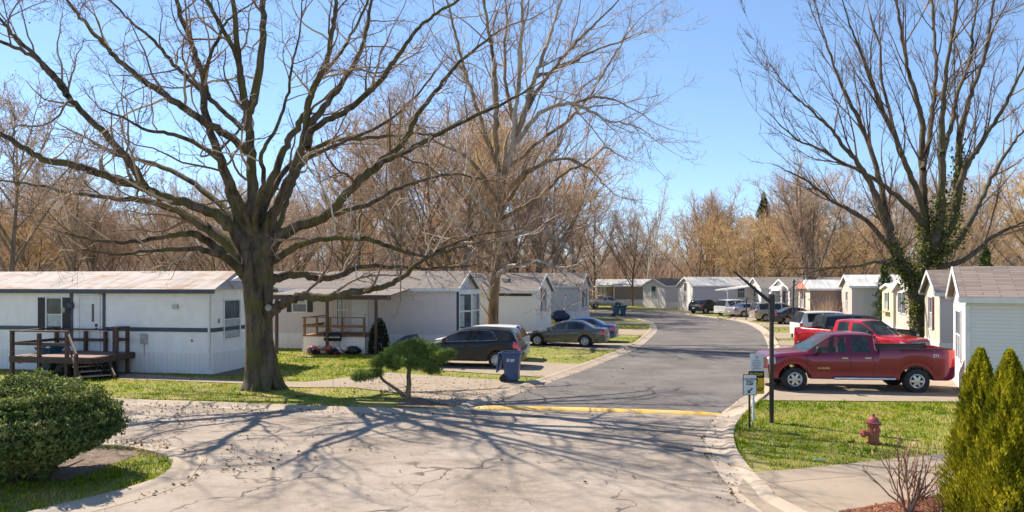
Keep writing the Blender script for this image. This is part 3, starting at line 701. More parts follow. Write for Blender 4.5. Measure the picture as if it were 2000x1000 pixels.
# awning on posts + raised porch
AW = empty('porch_awning', (*(oB+uB*(LB-8.75)),0), math.atan2(uB.y,uB.x), 'flat porch awning on three timber posts over the raised porch', 'awning')
m = MB(); th = .06
for z0,z1 in ((3.22,2.92),): 
    a=(0,-.03,z0);b=(6.3,-.03,z0);c=(6.3,-3.1,z1);d_=(0,-3.1,z1); t=[(q[0],q[1],q[2]+th) for q in (a,b,c,d_)]
    m.quad(a,b,c,d_); m.quad(*t)
    for i in range(4): j=(i+1)%4; m.quad((a,b,c,d_)[i],(a,b,c,d_)[j],t[j],t[i])
m.build('awning_roof', M['beige_roof'], AW)
m = MB(); m.box(0,6.3,-3.12,-3.04,2.74,2.93); m.build('beam', M['wood_dark'], AW)
for x in (.25,2.95,5.5): m = MB(); m.box(x-.06,x+.06,-3.02,-2.9,0,2.80); m.build('post', M['wood_dark'], AW)
PR = empty('porch', (*(oB+uB*(LB-7.35)),0), math.atan2(uB.y,uB.x), 'raised porch with white skirt panels and orange brown railing', 'porch')
m = MB(); m.box(0,3.35,-2.5,-.05,.86,.93); m.build('porch_floor', M['wood_new'], PR)
m = MB(); m.box(.03,3.32,-2.46,-2.42,0,.86); m.box(3.28,3.32,-2.42,-.06,0,.86); m.box(.03,.07,-2.42,-.06,0,.86); m.build('skirt_panel', M['white_skirt'], PR)
for x in (.08,.75,1.45,2.1,3.27): m = MB(); m.box(x-.045,x+.045,-2.46,-2.37,.93,1.80); m.build('railing_post', M['wood_new'], PR)
m = MB(); m.bar((-.05,-2.42,1.82),(3.35,-2.42,1.82),.14,.04); m.bar((0,-2.44,1.38),(3.35,-2.44,1.38),.04,.13); m.bar((0.05,-2.4,1.80),(.05,-.1,1.80),.14,.04); m.bar((.05,-2.4,1.38),(.05,-.1,1.38),.04,.13); m.build('railing', M['wood_new'], PR)
# clutter by the porch
def loc_at(pxx, py): return G(pxx, py)
x,y = loc_at(650,692); g_ = empty('grill', (x,y,0), 0, 'small black barrel grill on thin legs before the porch skirt', 'grill')
m = MB(); m.lathe([(.02,-.42),(.2,-.40),(.21,.40),(.02,.42)], 16, 'x', (0,0,.86)); m.build('grill_body', M['black'], g_, smooth=50)
m = MB(); m.box(-.4,.4,-.225,-.205,.84,.89); m.build('lid_handle', M['galv'], g_)
for sx in (-.28,.28):
    for sy in (-.12,.12): m = MB(); m.tube([(sx,sy,.72),(sx*1.15,sy*1.5,.0)], .014, 6); m.build('leg', M['galv'], g_)
M['bundles'] = island('coloured_bundles', [(0,(.02,.02,.025)),(.35,(.03,.03,.035)),(.36,(.50,.05,.05)),(.6,(.45,.10,.09)),(.61,(.55,.55,.55)),(.8,(.5,.35,.3)),(1,(.05,.05,.06))], .6)
def lump(mb, c, r, seed, n=8, k=6):
    g = random.Random(seed); base = len(mb.v)
    for i in range(k+1):
        th_ = math.pi*i/k
        for j in range(n):
            a = 2*math.pi*j/n; q = 1+g.uniform(-.14,.14)
            mb.v.append((c[0]+r[0]*math.sin(th_)*math.cos(a)*q, c[1]+r[1]*math.sin(th_)*math.sin(a)*q, c[2]+r[2]*math.cos(th_)*q))
    for i in range(k):
        for j in range(n): j2=(j+1)%n; mb.f.append((base+i*n+j,base+i*n+j2,base+(i+1)*n+j2,base+(i+1)*n+j)); mb.m.append(0)
x,y = loc_at(652,691); m = MB()
for i in range(34): lump(m, (rnd.uniform(-1.25,.7), rnd.uniform(-.25,.2), .08+rnd.uniform(0,.3)), (.10+rnd.uniform(0,.13),.12,.06+rnd.uniform(0,.1)), i)
tag(m.build('bundle_pile', M['bundles'], smooth=60, loc=(x,y-.45,0)), 'heap of red, white and black bundles on the lawn before the porch', 'heap')
m = MB(); lump(m, (0,0,.2), (.42,.2,.22), 77, 12, 8); tag(m.build('black_sack', M['black'], smooth=60, loc=(x+1.05,y-.4,0)), 'shiny black sack at the right end of the bundles', 'sack')
x,y = loc_at(612,690); m = MB(); m.box(-.75,.75,-.02,.02,0,.62,0,Matrix.Rotation(R(-18),4,'X')); tag(m.build('board', M['galv'], loc=(x,y+.6,0)), 'grey board leaning on the skirting of the beige home', 'board')
x,y = loc_at(795,695); m = MB()      # tarp covered mower
prof = [(-1.0,0),(-.95,.35),(-.55,.72),(-.1,.98),(.45,1.05),(.62,.7),(.9,.05),(.95,0)]
for i in range(len(prof)-1):
    for j,(ya,yb,ka,kb) in enumerate(((-.62,-.45,.0,.9),(-.45,0,.9,1),(0,.45,1,.9),(.45,.62,.9,0))):
        a,b = prof[i],prof[i+1]; m.quad((a[0],ya,a[1]*ka),(b[0],ya,b[1]*ka),(b[0],yb,b[1]*kb),(a[0],yb,a[1]*kb))
tag(m.build('tarp_cover', M['tarp'], loc=(x,y+.3,0), smooth=25), 'navy tarp draped over a low humped thing by the beige home', 'tarp cover')
x,y = loc_at(738,694); heap('shrub', (x,y+.3,0), (.55,.5,1.85), 4200, .05, M['darkleaf'], 9, 'dark upright tangled shrub between porch and navy tarp', 'shrub')
x,y = loc_at(1094,628); m = MB(); lump(m,(0,0,.5),(.9,.5,.5),5,14,8); tag(m.build('tarp_cover', M['tarp'], smooth=40, loc=(x,y,0)), 'dark blue tarp heap against the shaded grey home', 'tarp cover')

# C, D on the left further along
def leftend(corner, u_, L_): return corner - u_*L_
uC = Vector((.954,-.30)); cC = Vector((1.68,50.0)); C_, rf = home('white lap sided home with single window in its gable, beyond the sycamore', leftend(cC,uC,15), uC, 15, 4.2, 3.05, 4.15, 'white_siding', 'beige_roof')
window(C_, endR(15,1.55,1.55), .8, 1.55, 'h', 'shutter', .28, 'half'); vent(rf, 15-2.6, 1.2, 3.6, M['galv'])
m = MB(); m.box(15-3.2,15-.3,-.06,-.0,2.62,2.78); m.build('awning_rail', M['post'], C_)
uD = Vector((.954,-.30)); cD = Vector((6.46,68.0)); D_, rf = home('grey home with brown roof, last gable end before the road bends left', leftend(cD,uD,15), uD, 15, 4.4, 3.3, 4.45, 'grey_siding', 'beige_roof')
window(D_, endR(15,1.5,1.2), 1.0, 1.7, 'h', 'shutter', .4)
m = MB(); m.box(15,15.03,-.02,.12,.8,3.3); m.box(14.9,15.0,-.03,0,.8,3.3); m.build('corner_trim', M['trim_white'], D_)
# E long brown
E_, rf = home('long brown mobile home with pale roof and small porch at its left end', (13.4,112), Vector((.98,.1)), 18, 4.2, 3.05, 4.0, 'brown_wall', 'white_roof', 'white_skirt', .85)
window(E_, side(.35,1.0), .9, 1.9, '', None, curtain='full')
x = empty('porch_awning', (13.0,111.4,0), .1, 'cream porch awning at the left end of the long brown home', 'awning')
m = MB(); m.box(-.5,2.6,-2.2,0,2.86,2.96); m.build('awning_roof', M['cream'], x)
for a in (-.3,2.4): m = MB(); m.box(a-.08,a+.08,-2.1,-1.95,0,2.86); m.build('post', M['cream'], x)
# more homes beyond, only roofs and wall tops show
for i,(ox,oy,L_,ang,lab,wm,rm) in enumerate([
    (24,128,24,0,'white roofed home behind the brown one, seen above the roofs','white_metal','white_roof'),
    (-42,46,18,-8,'low home behind the white one at far left, roof just showing','white_metal','white_roof'),
    (-22.5,46,9,-8,'small grey roofed home peeking over the white home','grey_siding','beige_roof'),
    (58,96,18,0,'distant home between the trees at the right edge','white_siding','dark_roof')
    ]):
    hm, rf = home(lab, (ox,oy), Vector((math.cos(R(ang)),math.sin(R(ang)))), L_, 4.2, 3.1, 4.1, wm, rm)
    window(hm, side(L_*.4,1.5), 1.0, 1.1, 'h', 'shutter')
    if i == 2: vent(rf, 5.2, 1.6, 4.0, M['galv'])
# F.. gables facing the road from the outer side
def righthome(label, near, far_a, u_, **k):
    return home(label, near, Vector(u_), k.pop('L',14), k.pop('W',4.2), k.pop('eave',3.1), k.pop('ridge',4.05), k.pop('wall','bluegrey'), k.pop('roof','white_roof'), **k)
F_, rf = righthome('small home with dark roof, shade grey coloured side and pale gable facing the bend', (21.2,99), 0, (.81,.595), roof='dark_roof', endwall='white_siding', endside=0, eave=3.15, ridge=4.1)  # side wall's shade put into its grey, sunlit gable coloured paler
window(F_, endL(2.55,1.5), .85, 1.5, 'h', None)
G_, rf = righthome('blue grey home with white roof and tall blue gable window', (22.7,90), 0, (.98,.2), endwall='white_siding', endside=0, eave=3.2, ridge=4.2)
window(G_, endL(2.5,1.3), .8, 2.2, 'h', None); window(G_, side(6.1,1.6), 1.0, 1.5, 'h', None, curtain='none')
m = MB(); m.box(3.9,5.0,-.03,0,2.62,2.74); m.build('wall_vent', M['black'], G_)
H_, rf = righthome('grey home with white gable and brown roof right of the white roofed one', (27.8,80), 0, (1,.0), roof='beige_roof', endwall='white_siding', endside=0, eave=3.1, ridge=4.1)
window(H_, endL(2.4,1.2), .75, 1.5, 'h', None)
x = empty('carport_roof', (24.4,81.5,0), .05, 'small sloping lean-to roof left of the white gable', 'lean-to roof')
m = MB(); a=(0,0,2.6);b=(0,4,2.6);c=(3.3,4,3.1);d_=(3.3,0,3.1); t=[(q[0],q[1],q[2]+.1) for q in (a,b,c,d_)]; m.quad(a,b,c,d_); m.quad(*t)
for i in range(4): j=(i+1)%4; m.quad((a,b,c,d_)[i],(a,b,c,d_)[j],t[j],t[i])
m.build('lean_to_panel', M['white_roof'], x); m = MB(); m.box(.1,.2,.05,.15,0,2.6); m.build('post', M['trim_white'], x)
I_, rf = righthome('grey home with white framed bay gable behind the small bare tree', (27.7,71.5), 0, (.99,.05), wall='grey_siding', roof='beige_roof', eave=3.0, ridge=3.85, endwall='white_siding', endside=0)
m = MB(); m.box(-.5,0,.8,3.4,.9,1.1); m.box(-.5,0,.8,3.4,2.7,3.2); m.box(-.5,-.4,.8,.95,1.1,2.7); m.box(-.5,-.4,3.25,3.4,1.1,2.7); b_ = m.build('bay_window', M['trim_white'], I_)
m = MB(); m.box(-.44,-.1,.96,3.24,1.1,2.7); m.build('pane', M['pane'], b_)
K_, rf = righthome('home with salmon gable porch and brown wall', (26.4,63.5), 0, (.99,-.1), wall='brown_wall', eave=3.05, ridge=3.75, endwall='creamlap', endside=0, W=3.4)
m = MB(); m.poly([(-.25,-.1,3.02),(-.25,3.5,3.02),(-.25,1.7,3.78)]); m.poly([(-.30,-.1,3.02),(-.30,3.5,3.02),(-.30,1.7,3.78)][::-1]); m.build('gable_board', M['salmon'], K_)
window(K_, endL(2.5,1.3), .8, 1.4, 'h', 'shutter_red', .3)
L_, rf = righthome('broad blue grey home with white roof and roof vent, right side', (27.5,58), 0, (.96,-.27), eave=3.3, ridge=4.15, W=4.8, endwall='pinkish', endside=0, L=12)
window(L_, endL(2.6,1.3), .7, 1.5, 'h', None); vent(rf, 4.2, 1.7, 4.0, M['wood_dark'], .5,.5,.12)
M_, rf = righthome('cream home with round topped end and brown board panel', (25.8,48.5), 0, (.954,-.30), wall='cream', roof='white_roof', eave=3.15, ridge=3.45, L=11, W=3.9, over=.12)
m = MB(); m.box(.6,11,-.03,0,1.9,2.85); m.build('board_panel', M['wood_new'], M_)
window(M_, endL(2.6,1.7), .9, 1.15, 'v', 'shutter', .2)
m = MB(); m.box(-.25,-.0,1.0,2.9,1.45,1.52); m.build('sill_shelf', M['wood_new'], M_)
N_, rf = righthome('pale pink home with large end window beside the ivy tree', (23.0,41.5), 0, (.954,-.30), wall='brown_wall', roof='white_roof', eave=3.1, ridge=3.7, L=9, W=3.6, endwall='pinkish', endside=0)
window(N_, endL(2.9,1.75), 2.2, 1.2, 'v', None, curtain='none')
O_, rf = righthome('home with brown shingle roof and cream lap siding gable with maroon shutters', (19.7,33), 0, (.93,-.37), wall='grey_siding', roof='brown_roof', eave=3.15, ridge=4.12, L=13, endwall='creamlap', endside=0)
window(O_, endL(2.6,1.35), .75, 1.5, 'h', 'shutter_red', .36); vent(rf, .9, .6, 3.45, M['wood_dark'], .12,.12,.2)
M['shaded_lap'] = siding('shade_tinted_lap_siding', (.66,.655,.68), (.60,.59,.61))  # white siding of the shaded long wall, bluish shade put into its colour
uP = Vector((.89,-.456)); P_, rf = righthome('near right home, siding coloured shade grey under a brown shingle roof', (14.2,22.4), 0, uP, wall='shaded_lap', roof='brown_roof', eave=3.14, ridge=4.06, L=16, W=4.4, endwall='white_siding', endside=0, over=.2)
window(P_, endL(3.0,1.0), 1.5, 1.6, 'x', None); vent(rf, 3.1, 1.75, 4.05, M['wood_new'], .6,.35,.06)
m = MB(); m.box(-.026,.1,-.035,0,.0,2.9); m.box(-.032,0,-.02,.12,0,2.9); m.build('corner_trim', M['trim_white'], P_)

# ------------------------------------------------------------------ posts, signs, hydrant
x,y = G(1507,826); LP = empty('lamp_post', (x,y,0), 0, 'dark square post by the road with slanting arm, nearest lamp post', 'lamp post', 'dark posts along the road')
m = MB(); m.box(-.045,.045,-.045,.045,0,3.25); m.build('post', M['post'], LP, bevel=.006)
m = MB(); m.box(-.062,.062,-.062,.062,2.62,3.28); m.build('post_sleeve', M['black'], LP, bevel=.006)
m = MB(); m.lathe([(.06,0),(.07,.02),(.05,.06),(.01,.08)], 12); m.build('cap', M['galv'], LP, loc=(0,0,3.285))
m = MB(); m.tube([(-.06,0,3.12),(-.12,0,3.16),(-.52,.0,3.5),(-.98,0,3.88)], [.045,.05,.036,.018], 8); m.build('arm', M['black'], LP)
for i,(pxx,pb,pt,lean,lab) in enumerate(((1547,660,551,.12,'thin dark leaning lamp post beside the white parked car'),(1457,625,585,.05,'short thin dark post on the verge beside the silver car'),(1197,600,560,0,'thin dark post before the long brown home'))):
    x,y = G(pxx,pb); h = (pb-pt)*y/F; q = empty('lamp_post', (x,y,0), 0, lab, 'lamp post', 'dark posts along the road')
    m = MB(); m.tube([(0,0,0),(lean,0,h)], .055, 8); m.build('post', M['post'], q)
    m = MB(); m.lathe([(.09,0),(.11,.05),(.06,.14),(.01,.17)], 10); m.build('lamp_head', M['black'], q, loc=(lean,0,h))
def rsheet(mb, w, h, t, r=.03, m=0, y=0):
    pts = []
    for cx, cz, a0 in ((w/2-r,h/2-r,0),(-w/2+r,h/2-r,90),(-w/2+r,-h/2+r,180),(w/2-r,-h/2+r,270)):
        for k in range(5): a = R(a0+k*22.5); pts.append((cx+r*math.cos(a), cz+r*math.sin(a)))
    n_ = len(pts); mb.poly([(a,y,b) for a,b in pts], m); mb.poly([(a,y+t,b) for a,b in pts][::-1], m)
    for i in range(n_): j=(i+1)%n_; mb.quad((pts[i][0],y,pts[i][1]),(pts[j][0],y,pts[j][1]),(pts[j][0],y+t,pts[j][1]),(pts[i][0],y+t,pts[i][1]), m)
TX = lambda x,z,y=-.004: Matrix.Translation((x,y,z)) @ Matrix.Rotation(R(90),4,'X')
Ys = 17.6; x,_ = G(1464,837); SG = empty('road_sign', (x,Ys,0), R(4), 'small white sign reading caution speed bump on a dark green post', 'sign')
m = MB(); m.box(-.022,.022,.012,.04,0,1.28); m.build('post', pm('dark_green_post', (.015,.04,.03), (.03,.05,.04), 5,.6), SG)
zc = PZ(751.5,Ys); h_ = 37*Ys/F*1.04; w_ = 25.5*Ys/F
m = MB(); rsheet(m, w_+.03, h_+.03, .004, .03, 0, .0); m.build('sign_border', M['sign_black'], SG, loc=(0,.002,zc))
m = MB(); rsheet(m, w_, h_, .004, .025, 0, -.004); m.build('sign_plate', M['sign_white'], SG, loc=(0,0,zc))
text_part('CAUTION\nSPEED\nBUMP', .072, TX(0,zc+.075,-.006), M['sign_black'], SG)
m = MB(); Mx = Matrix.Translation((0,-.006,zc-.145)) @ Matrix.Rotation(R(-45),4,'Y')
m.box(-.02,.09,-.003,0,-.016,.016,0,Mx); m.poly([tuple(Mx @ Vector(p)) for p in ((-.02,-.004,.055),(-.085,-.004,0),(-.02,-.004,-.055))])
m.build('arrow', M['sign_black'], SG)
Y2 = 18.6; x,_ = G(1472,822); S2 = empty('road_sign', (x,Y2,0), R(-3), 'yellow slow sign and white notice board together on a white post', 'sign')
m = MB(); m.box(-.028,.028,.012,.045,0,PZ(692,Y2)); m.build('post', M['sign_white'], S2)
ox = PX(1477,Y2)-x; zc = PZ(747,Y2); w_ = 31*Y2/F; h_ = 45*Y2/F
m = MB(); rsheet(m, w_, h_, .004, .03); m.build('sign_plate', M['sign_yellow'], S2, loc=(ox,0,zc))
m = MB(); rsheet(m, w_-.01, h_*.30, .003, .02, 0, -.004); m.build('sign_band', M['sign_black'], S2, loc=(ox,0,zc+h_*.345))
text_part('SLOW', .118, TX(ox,zc+h_*.345,-.009), M['sign_yellow'], S2)
text_part('WATCH FOR\nCHILDREN', .062, TX(ox,zc-h_*.30,-.005), M['sign_black'], S2)
m = MB(); lump(m, (0,0,.05),(.022,.004,.022),1); m.bar((0,0,.03),(-.01,0,-.05),.03,.004); m.bar((-.01,0,-.05),(.05,0,-.11),.018,.004); m.bar((-.01,0,-.05),(-.05,0,-.11),.018,.004); m.bar((.0,0,.01),(.06,0,-.01),.014,.004); m.build('figure', M['sign_black'], S2, loc=(ox+.03,-.006,zc+.02))
zc = PZ(708,Y2); ox2 = PX(1478,Y2)-x; m = MB(); rsheet(m, 26*Y2/F, 35*Y2/F, .004, .02); m.build('notice_plate', M['sign_white'], S2, loc=(ox2,0,zc))
m = MB()
m.box(-.03,.03,-.004,0,.13,.17)
for k in range(7):
    hw = (.05,.10,.12,.11,.12,.08,.11)[k]; m.box(-hw,hw*.9,-.004,0,.085-.042*k,.10-.042*k)
m.build('notice_text', M['sign_grey'], S2, loc=(ox2,-.001,zc))
# hydrant
x,y = G(1706,866); HY_ = empty('fire_hydrant', (x,y,0), 0, 'faded red fire hydrant on the grass verge', 'fire hydrant')
m = MB(); m.lathe([(.15,0),(.16,.03),(.115,.05),(.115,.14),(.12,.40),(.16,.42),(.16,.44),(.13,.45)], 20); m.build('barrel', M['hydrant'], HY_, smooth=40)
m = MB(); m.lathe([(.165,.452),(.168,.475),(.125,.485),(.11,.54),(.075,.585),(.035,.60),(.03,.62),(.035,.64),(.025,.665),(.005,.67)], 20); m.build('bonnet', M['hydrant_top'], HY_, smooth=40)
m = MB(); m.lathe([(.05,-.27),(.085,-.26),(.09,-.20),(.06,-.19),(.055,-.05)], 14, 'x', (0,0,.22)); m.lathe([(.03,-.30),(.03,-.265)], 5, 'x', (0,0,.22)); m.build('side_outlet', M['hydrant_top'], HY_, smooth=40)
m = MB(); m.lathe([(.045,-.19),(.07,-.185),(.07,-.14),(.045,-.13),(.045,-.05)], 12, 'y', (.0,0,.32)); m.lathe([(.02,-.215),(.02,-.185)], 5, 'y', (0,0,.32)); m.build('front_outlet', M['hydrant_top'], HY_, smooth=40)
# ------------------------------------------------------------------ vehicles
def interp(pts, t):
    if t <= pts[0][0]: return pts[0][1]
    for (a, x), (b, y) in zip(pts, pts[1:]):
        if t <= b:
            k = (t-a)/(b-a) if b > a else 1
            return x+(y-x)*k
    return pts[-1][1]
def smoothp(pts, n=5): return smooth_line(pts, n)
def wheel_mesh(r, w, rr, spokes, dark=False):
    ty = MB(); ty.lathe([(rr,-w*.42),(rr+.02,-w*.5),(r-.03,-w*.5),(r,-w*.36),(r,w*.36),(r-.03,w*.5),(rr+.02,w*.5),(rr,w*.42)], 30, 'y')
    ty.f = ty.f[:-2]; ty.m = ty.m[:-2]
    rim = MB(); rim.lathe([(rr,-w*.46),(rr-.025,-w*.49),(rr-.05,-w*.40),(rr-.06,-w*.2),(rr-.05,w*.3)], 26, 'y'); rim.f = rim.f[:-2]; rim.m = rim.m[:-2]
    rim.lathe([(.005,-w*.47),(.05,-w*.47),(.065,-w*.42),(.07,-w*.2)], 14, 'y')
    for k in range(spokes):
        a = 2*math.pi*k/spokes+.3; c, s = math.cos(a), math.sin(a); q = rr-.035; hw0, hw1 = .042, rr*.15 if spokes <= 6 else .02
        p = [(c*.05-s*hw0, -w*.45, s*.05+c*hw0),(c*.05+s*hw0,-w*.45,s*.05-c*hw0),(c*q+s*hw1,-w*.41,s*q-c*hw1),(c*q-s*hw1,-w*.41,s*q+c*hw1)]
        b = [(x, y_+.04, z) for x,y_,z in p]
        rim.quad(*p)
        for i in range(4): j=(i+1)%4; rim.quad(p[i],p[j],b[j],b[i])
    bk = MB(); bk.lathe([(.005,-w*.12),(rr-.04,-w*.12)], 20, 'y')
    return ty, rim, bk
def car(label, cat, loc, heading, sp, pmat, name='parked_car', group='vehicles parked on the driveways'):
    g = lambda k, d=None: sp.get(k, d)
    L, W, H = sp['L'], sp['W'], sp['H']; hw = W/2; wr = sp['wr']; f0 = sp['front']; wb = sp['wb']; zr = g('rocker', .28)
    root = empty(name, (*loc, 0), heading, label, cat, group)
    top = smoothp(sp['top']); belt = smoothp(sp['belt']); wroof = sp['wroof']
    tws = [f0, f0+wb]; ar = wr + g('archgap', .06)
    ts = set(np.round(np.arange(0, L+.001, .07), 3)); ts |= {round(L,3)}
    for tw in tws:
        for k in range(-8, 9): ts.add(round(tw+ar*math.sin(k/8*math.pi/2), 3))
    cuts = sp['doors']
    for c in cuts: ts |= {round(c-.008,3), round(c+.008,3)}
    wins = sp['wins']
    for a, b in wins: ts |= {round(a,3), round(b,3)}
    for k in ('ws','rw'):
        if g(k): ts |= {round(g(k)[0],3), round(g(k)[1],3)}
    bed = g('bed')
    if bed: ts |= {round(bed[0]-.004,3), round(bed[0],3), round(bed[1],3), round(bed[1]+.004,3)}
    hl, tl = sp['hl'], sp['tl']; ts |= {round(hl,3), round(L-tl,3)}
    ts = sorted(t for t in ts if 0 <= t <= L)
    secs = []
    for t in ts:
        zb, zt = interp(belt, t), interp(top, t)
        e = min(t, L-t); er = g('endround', .35)
        k = 1 - g('endtaper', .12)*max(0, 1-e/er)**2 ; w_ = hw*k
        zl = zr
        zl += g('overrise', .10)*max(0, 1-e/.25)**1.5
        for tw in tws:
            d = abs(t-tw)
            if d < ar: zl = max(zl, wr + math.sqrt(ar*ar-d*d)*1.0 - .02)
        zb = max(zb, zl+.06); zt = max(zt, zb+.012)
        gr = max(0, min(1, (zt-zb-.03)/.40)); z9 = zb+(zt-zb)
        re = (w_*.90*(1-gr)+min(wroof, w_)*gr, zt - (.012*(1-gr)+.055*gr))
        pb = (w_*.965, zb); ps = (w_*.985, zb-.04)
        def lr(k_): return (pb[0]+(re[0]-pb[0])*k_, pb[1]+(re[1]-pb[1])*k_)
        bl = zb-zl
        pts = [(w_*.60, max(zl, zr-.02)), (w_*.955, zl), (w_*.985, zl+bl*.14), (w_, zl+bl*.42), (w_*1.0, zl+bl*.66), (w_*.997, zl+bl*.88), pb, lr(.09), lr(.90), re, (re[0]*.84, zt-.012*(.3+gr)), (re[0]*.4, zt+.0), (0, zt)]
        if bed and bed[0] <= t <= bed[1]:
            zb = interp(belt, t); zf = g('bedfloor', .75)
            pts[6] = (w_*.965, zb); pts[7] = (w_*.945, zb+.018); pts[8] = (w_*.90, zb+.018); pts[9] = (w_*.88, zb-.02); pts[10] = (w_*.86, zf); pts[11] = (w_*.4, zf); pts[12] = (0, zf)
        secs.append(pts)
    parts = {}
    def add(part, quad): parts.setdefault(part, MB()).quad(*quad)
    nr = len(secs[0])-1
    def inr(tm, r): return r and r[0] < tm < r[1]
    for i in range(len(ts)-1):
        tm = (ts[i]+ts[i+1])/2; a, b = secs[i], secs[i+1]
        isseam = any(abs(tm-c) < .0081 for c in cuts)
        gh = (a[12][1]-a[6][1] + b[12][1]-b[6][1])/2
        for r in range(nr):
            for s in (1, -1):
                part = 'body'
                inb = bed and bed[0]-.001 < tm < bed[1]+.001
                if r == 0: part = 'underbody'
                elif inb and r >= 8: part = 'bed_liner'
                elif isseam and 1 <= r <= 6: part = 'seam'
                elif r == 7 and not inb and any(inr(tm, wn) for wn in wins) and gh > .10: part = 'side_window'
                elif inr(tm, g('ws')) and r >= 9: part = 'windshield'
                elif inr(tm, g('rw')) and r >= 9: part = 'rear_window'
                elif tm < hl and r in g('hlr', (4,)): part = 'headlight'
                elif tm > L-tl and r in g('tlr', (4,5)): part = 'taillight'
                elif len(cuts) > 1 and cuts[0] < tm < cuts[-1] and 1 <= r <= 8 and not inb: part = 'door%d' % sum(c < tm for c in cuts)
                if r <= 3 and g('clad') and part in ('body',) and r == 1: part = 'cladding'
                P_ = lambda t_, q: (L/2-t_, q[0]*s, q[1])
                qd = (P_(ts[i],a[r]),P_(ts[i],a[r+1]),P_(ts[i+1],b[r+1]),P_(ts[i+1],b[r]))
                key = part + ('L' if s > 0 else 'R') if part in ('headlight','taillight','side_window') or part.startswith('door') else part
                if part == 'side_window': key += str(sum(wn[1] < tm for wn in wins))
                add(key, qd if s > 0 else qd[::-1])
    for end in (0, -1):
        pts = secs[end]; t = ts[end]; x = L/2-t
        pl = [(x,q[0],q[1]) for q in pts]+[(x,-q[0],q[1]) for q in pts[::-1][1:]]
        parts['body'].poly(pl if end else pl[::-1])
    body = parts.pop('body').build('body', pmat, root, smooth=32)
    MM = {'underbody':M['black'],'bed_liner':M['black'],'seam':M['black'],'windshield':g('wsmat',M['carglass']),'rear_window':M['carglass'],'cladding':g('cladmat',M['black'])}
    doorobj = {}
    for k, mb in sorted(parts.items(), key=lambda q: not q[0].startswith('door')):
        if k.startswith('door'):
            o = mb.build('door', pmat, root, smooth=32); doorobj[k] = o
        elif k.startswith('headlight'): mb.build('headlight', M['headl'], root, smooth=40)
        elif k.startswith('taillight'): mb.build('taillight', g('tlmat', M['tail']), root, smooth=40)
        elif k.startswith('side_window'): mb.build('side_window', g('glass', M['carglass']), root, smooth=30)
        elif k == 'seam': mb.build('door_gap', M['black'], root)
        else: mb.build(k, MM.get(k, M['black']), root, smooth=30)
    # interior block so that glass does not look empty
    # wheels
    ty, rim, bk = wheel_mesh(wr, g('tw', .22), g('rr', wr*.64), g('spokes', 5))
    proto = None
    for t in tws:
        for s in (-1, 1):
            yy = s*(hw-.11-g('inset', .0)); x = L/2-t
            if proto is None:
                proto = ty.build('wheel', M['rubber'], root, smooth=35); rm = rim.build('rim', g('rimmat', M['rim']), proto, smooth=30); bk.build('brake_disc', M['black'], proto)
                o = proto
            else: o = copy_tree(proto, root)
            add_child(root, o) if o is not proto else None
            o.location = (x, yy, wr); o.rotation_euler = (0, R(17*t), 0 if s < 0 else math.pi)
    # front and rear details (front is +x)
    fb, rb = g('fbump', (.30,.56)), g('rbump', (.32,.58)); cm = M['chrome'] if g('chrome') else pmat
    for sgn, (z0,z1), nm in ((1, fb, 'front_bumper'), (-1, rb, 'rear_bumper')):
        m = MB(); x0 = sgn*(L/2); pr = g('bproud', .05); wv = hw*(1-g('endtaper',.12))+.015
        prof = [(-wv, -.16), (-wv+.02, .0), (-wv*.7, pr), (0, pr*1.25), (wv*.7, pr), (wv-.02, 0), (wv, -.16)]
        for (ya,pa),(yb,pb_) in zip(prof, prof[1:]):
            A_ = (x0+sgn*pa, ya); B_ = (x0+sgn*pb_, yb); Ai = (x0-sgn*.2, ya); Bi = (x0-sgn*.2, yb)
            m.quad((*A_,z0),(*B_,z0),(*B_,z1),(*A_,z1)); m.quad((*A_,z1),(*B_,z1),(*Bi,z1),(*Ai,z1)); m.quad((*A_,z0),(*Ai,z0),(*Bi,z0),(*B_,z0))
        bo = m.build(nm, cm if (sgn > 0 or g('chromer', g('chrome'))) else pmat, root, smooth=40)
    if g('grille'):
        z0,z1,gw = g('grille'); m = MB(); m.box(L/2-.1, L/2+.012, -gw, gw, z0, z1); gr_ = m.build('grille', M['black'], root)
        m = MB(); m.box(L/2+.0,L/2+.03,-gw-.03,gw+.03,z1,z1+.05); m.box(L/2,L/2+.03,-gw-.03,gw+.03,z0-.03,z0); m.box(L/2,L/2+.03,-gw-.03,-gw,z0,z1); m.box(L/2,L/2+.03,gw,gw+.03,z0,z1)
        m.build('grille_surround', M['chrome'], gr_)
        if g('fronthl'):
            for s in (-1,1):
                m = MB(); ya, yb = sorted((s*(gw+.05), s*(hw*.90))); m.box(L/2-.1, L/2+.02, ya, yb, z0+.04, z1+.03); h2 = m.build('headlight', M['headl'], root, bevel=.01)
                m = MB(); ya, yb = sorted((s*(gw+.05), s*(hw*.91))); m.box(L/2-.08, L/2+.028, ya, yb, z0-.02, z0+.035); m.build('indicator', M['amber'], h2)
    m = MB(); zp = (rb[0]+rb[1])/2+g('platez',.0); m.box(-L/2-.085, -L/2-.05, -.15, .15, zp-.075, zp+.075); m.build('licence_plate', M['plate'], root)
    mt = sp['mirror']; zb = interp(belt, mt)
    for s in (-1, 1):
        m = MB(); m.box(L/2-mt-.06, L/2-mt+.07, s*(hw+.10)-.09, s*(hw+.10)+.09, zb+.03, zb+.20+g('mirh',0)); m.bar((L/2-mt+.02, s*(hw-.08), zb+.02),(L/2-mt, s*(hw+.04), zb+.08), .06,.05); m.build('wing_mirror', g('mirmat', pmat), root, bevel=.03, smooth=60)
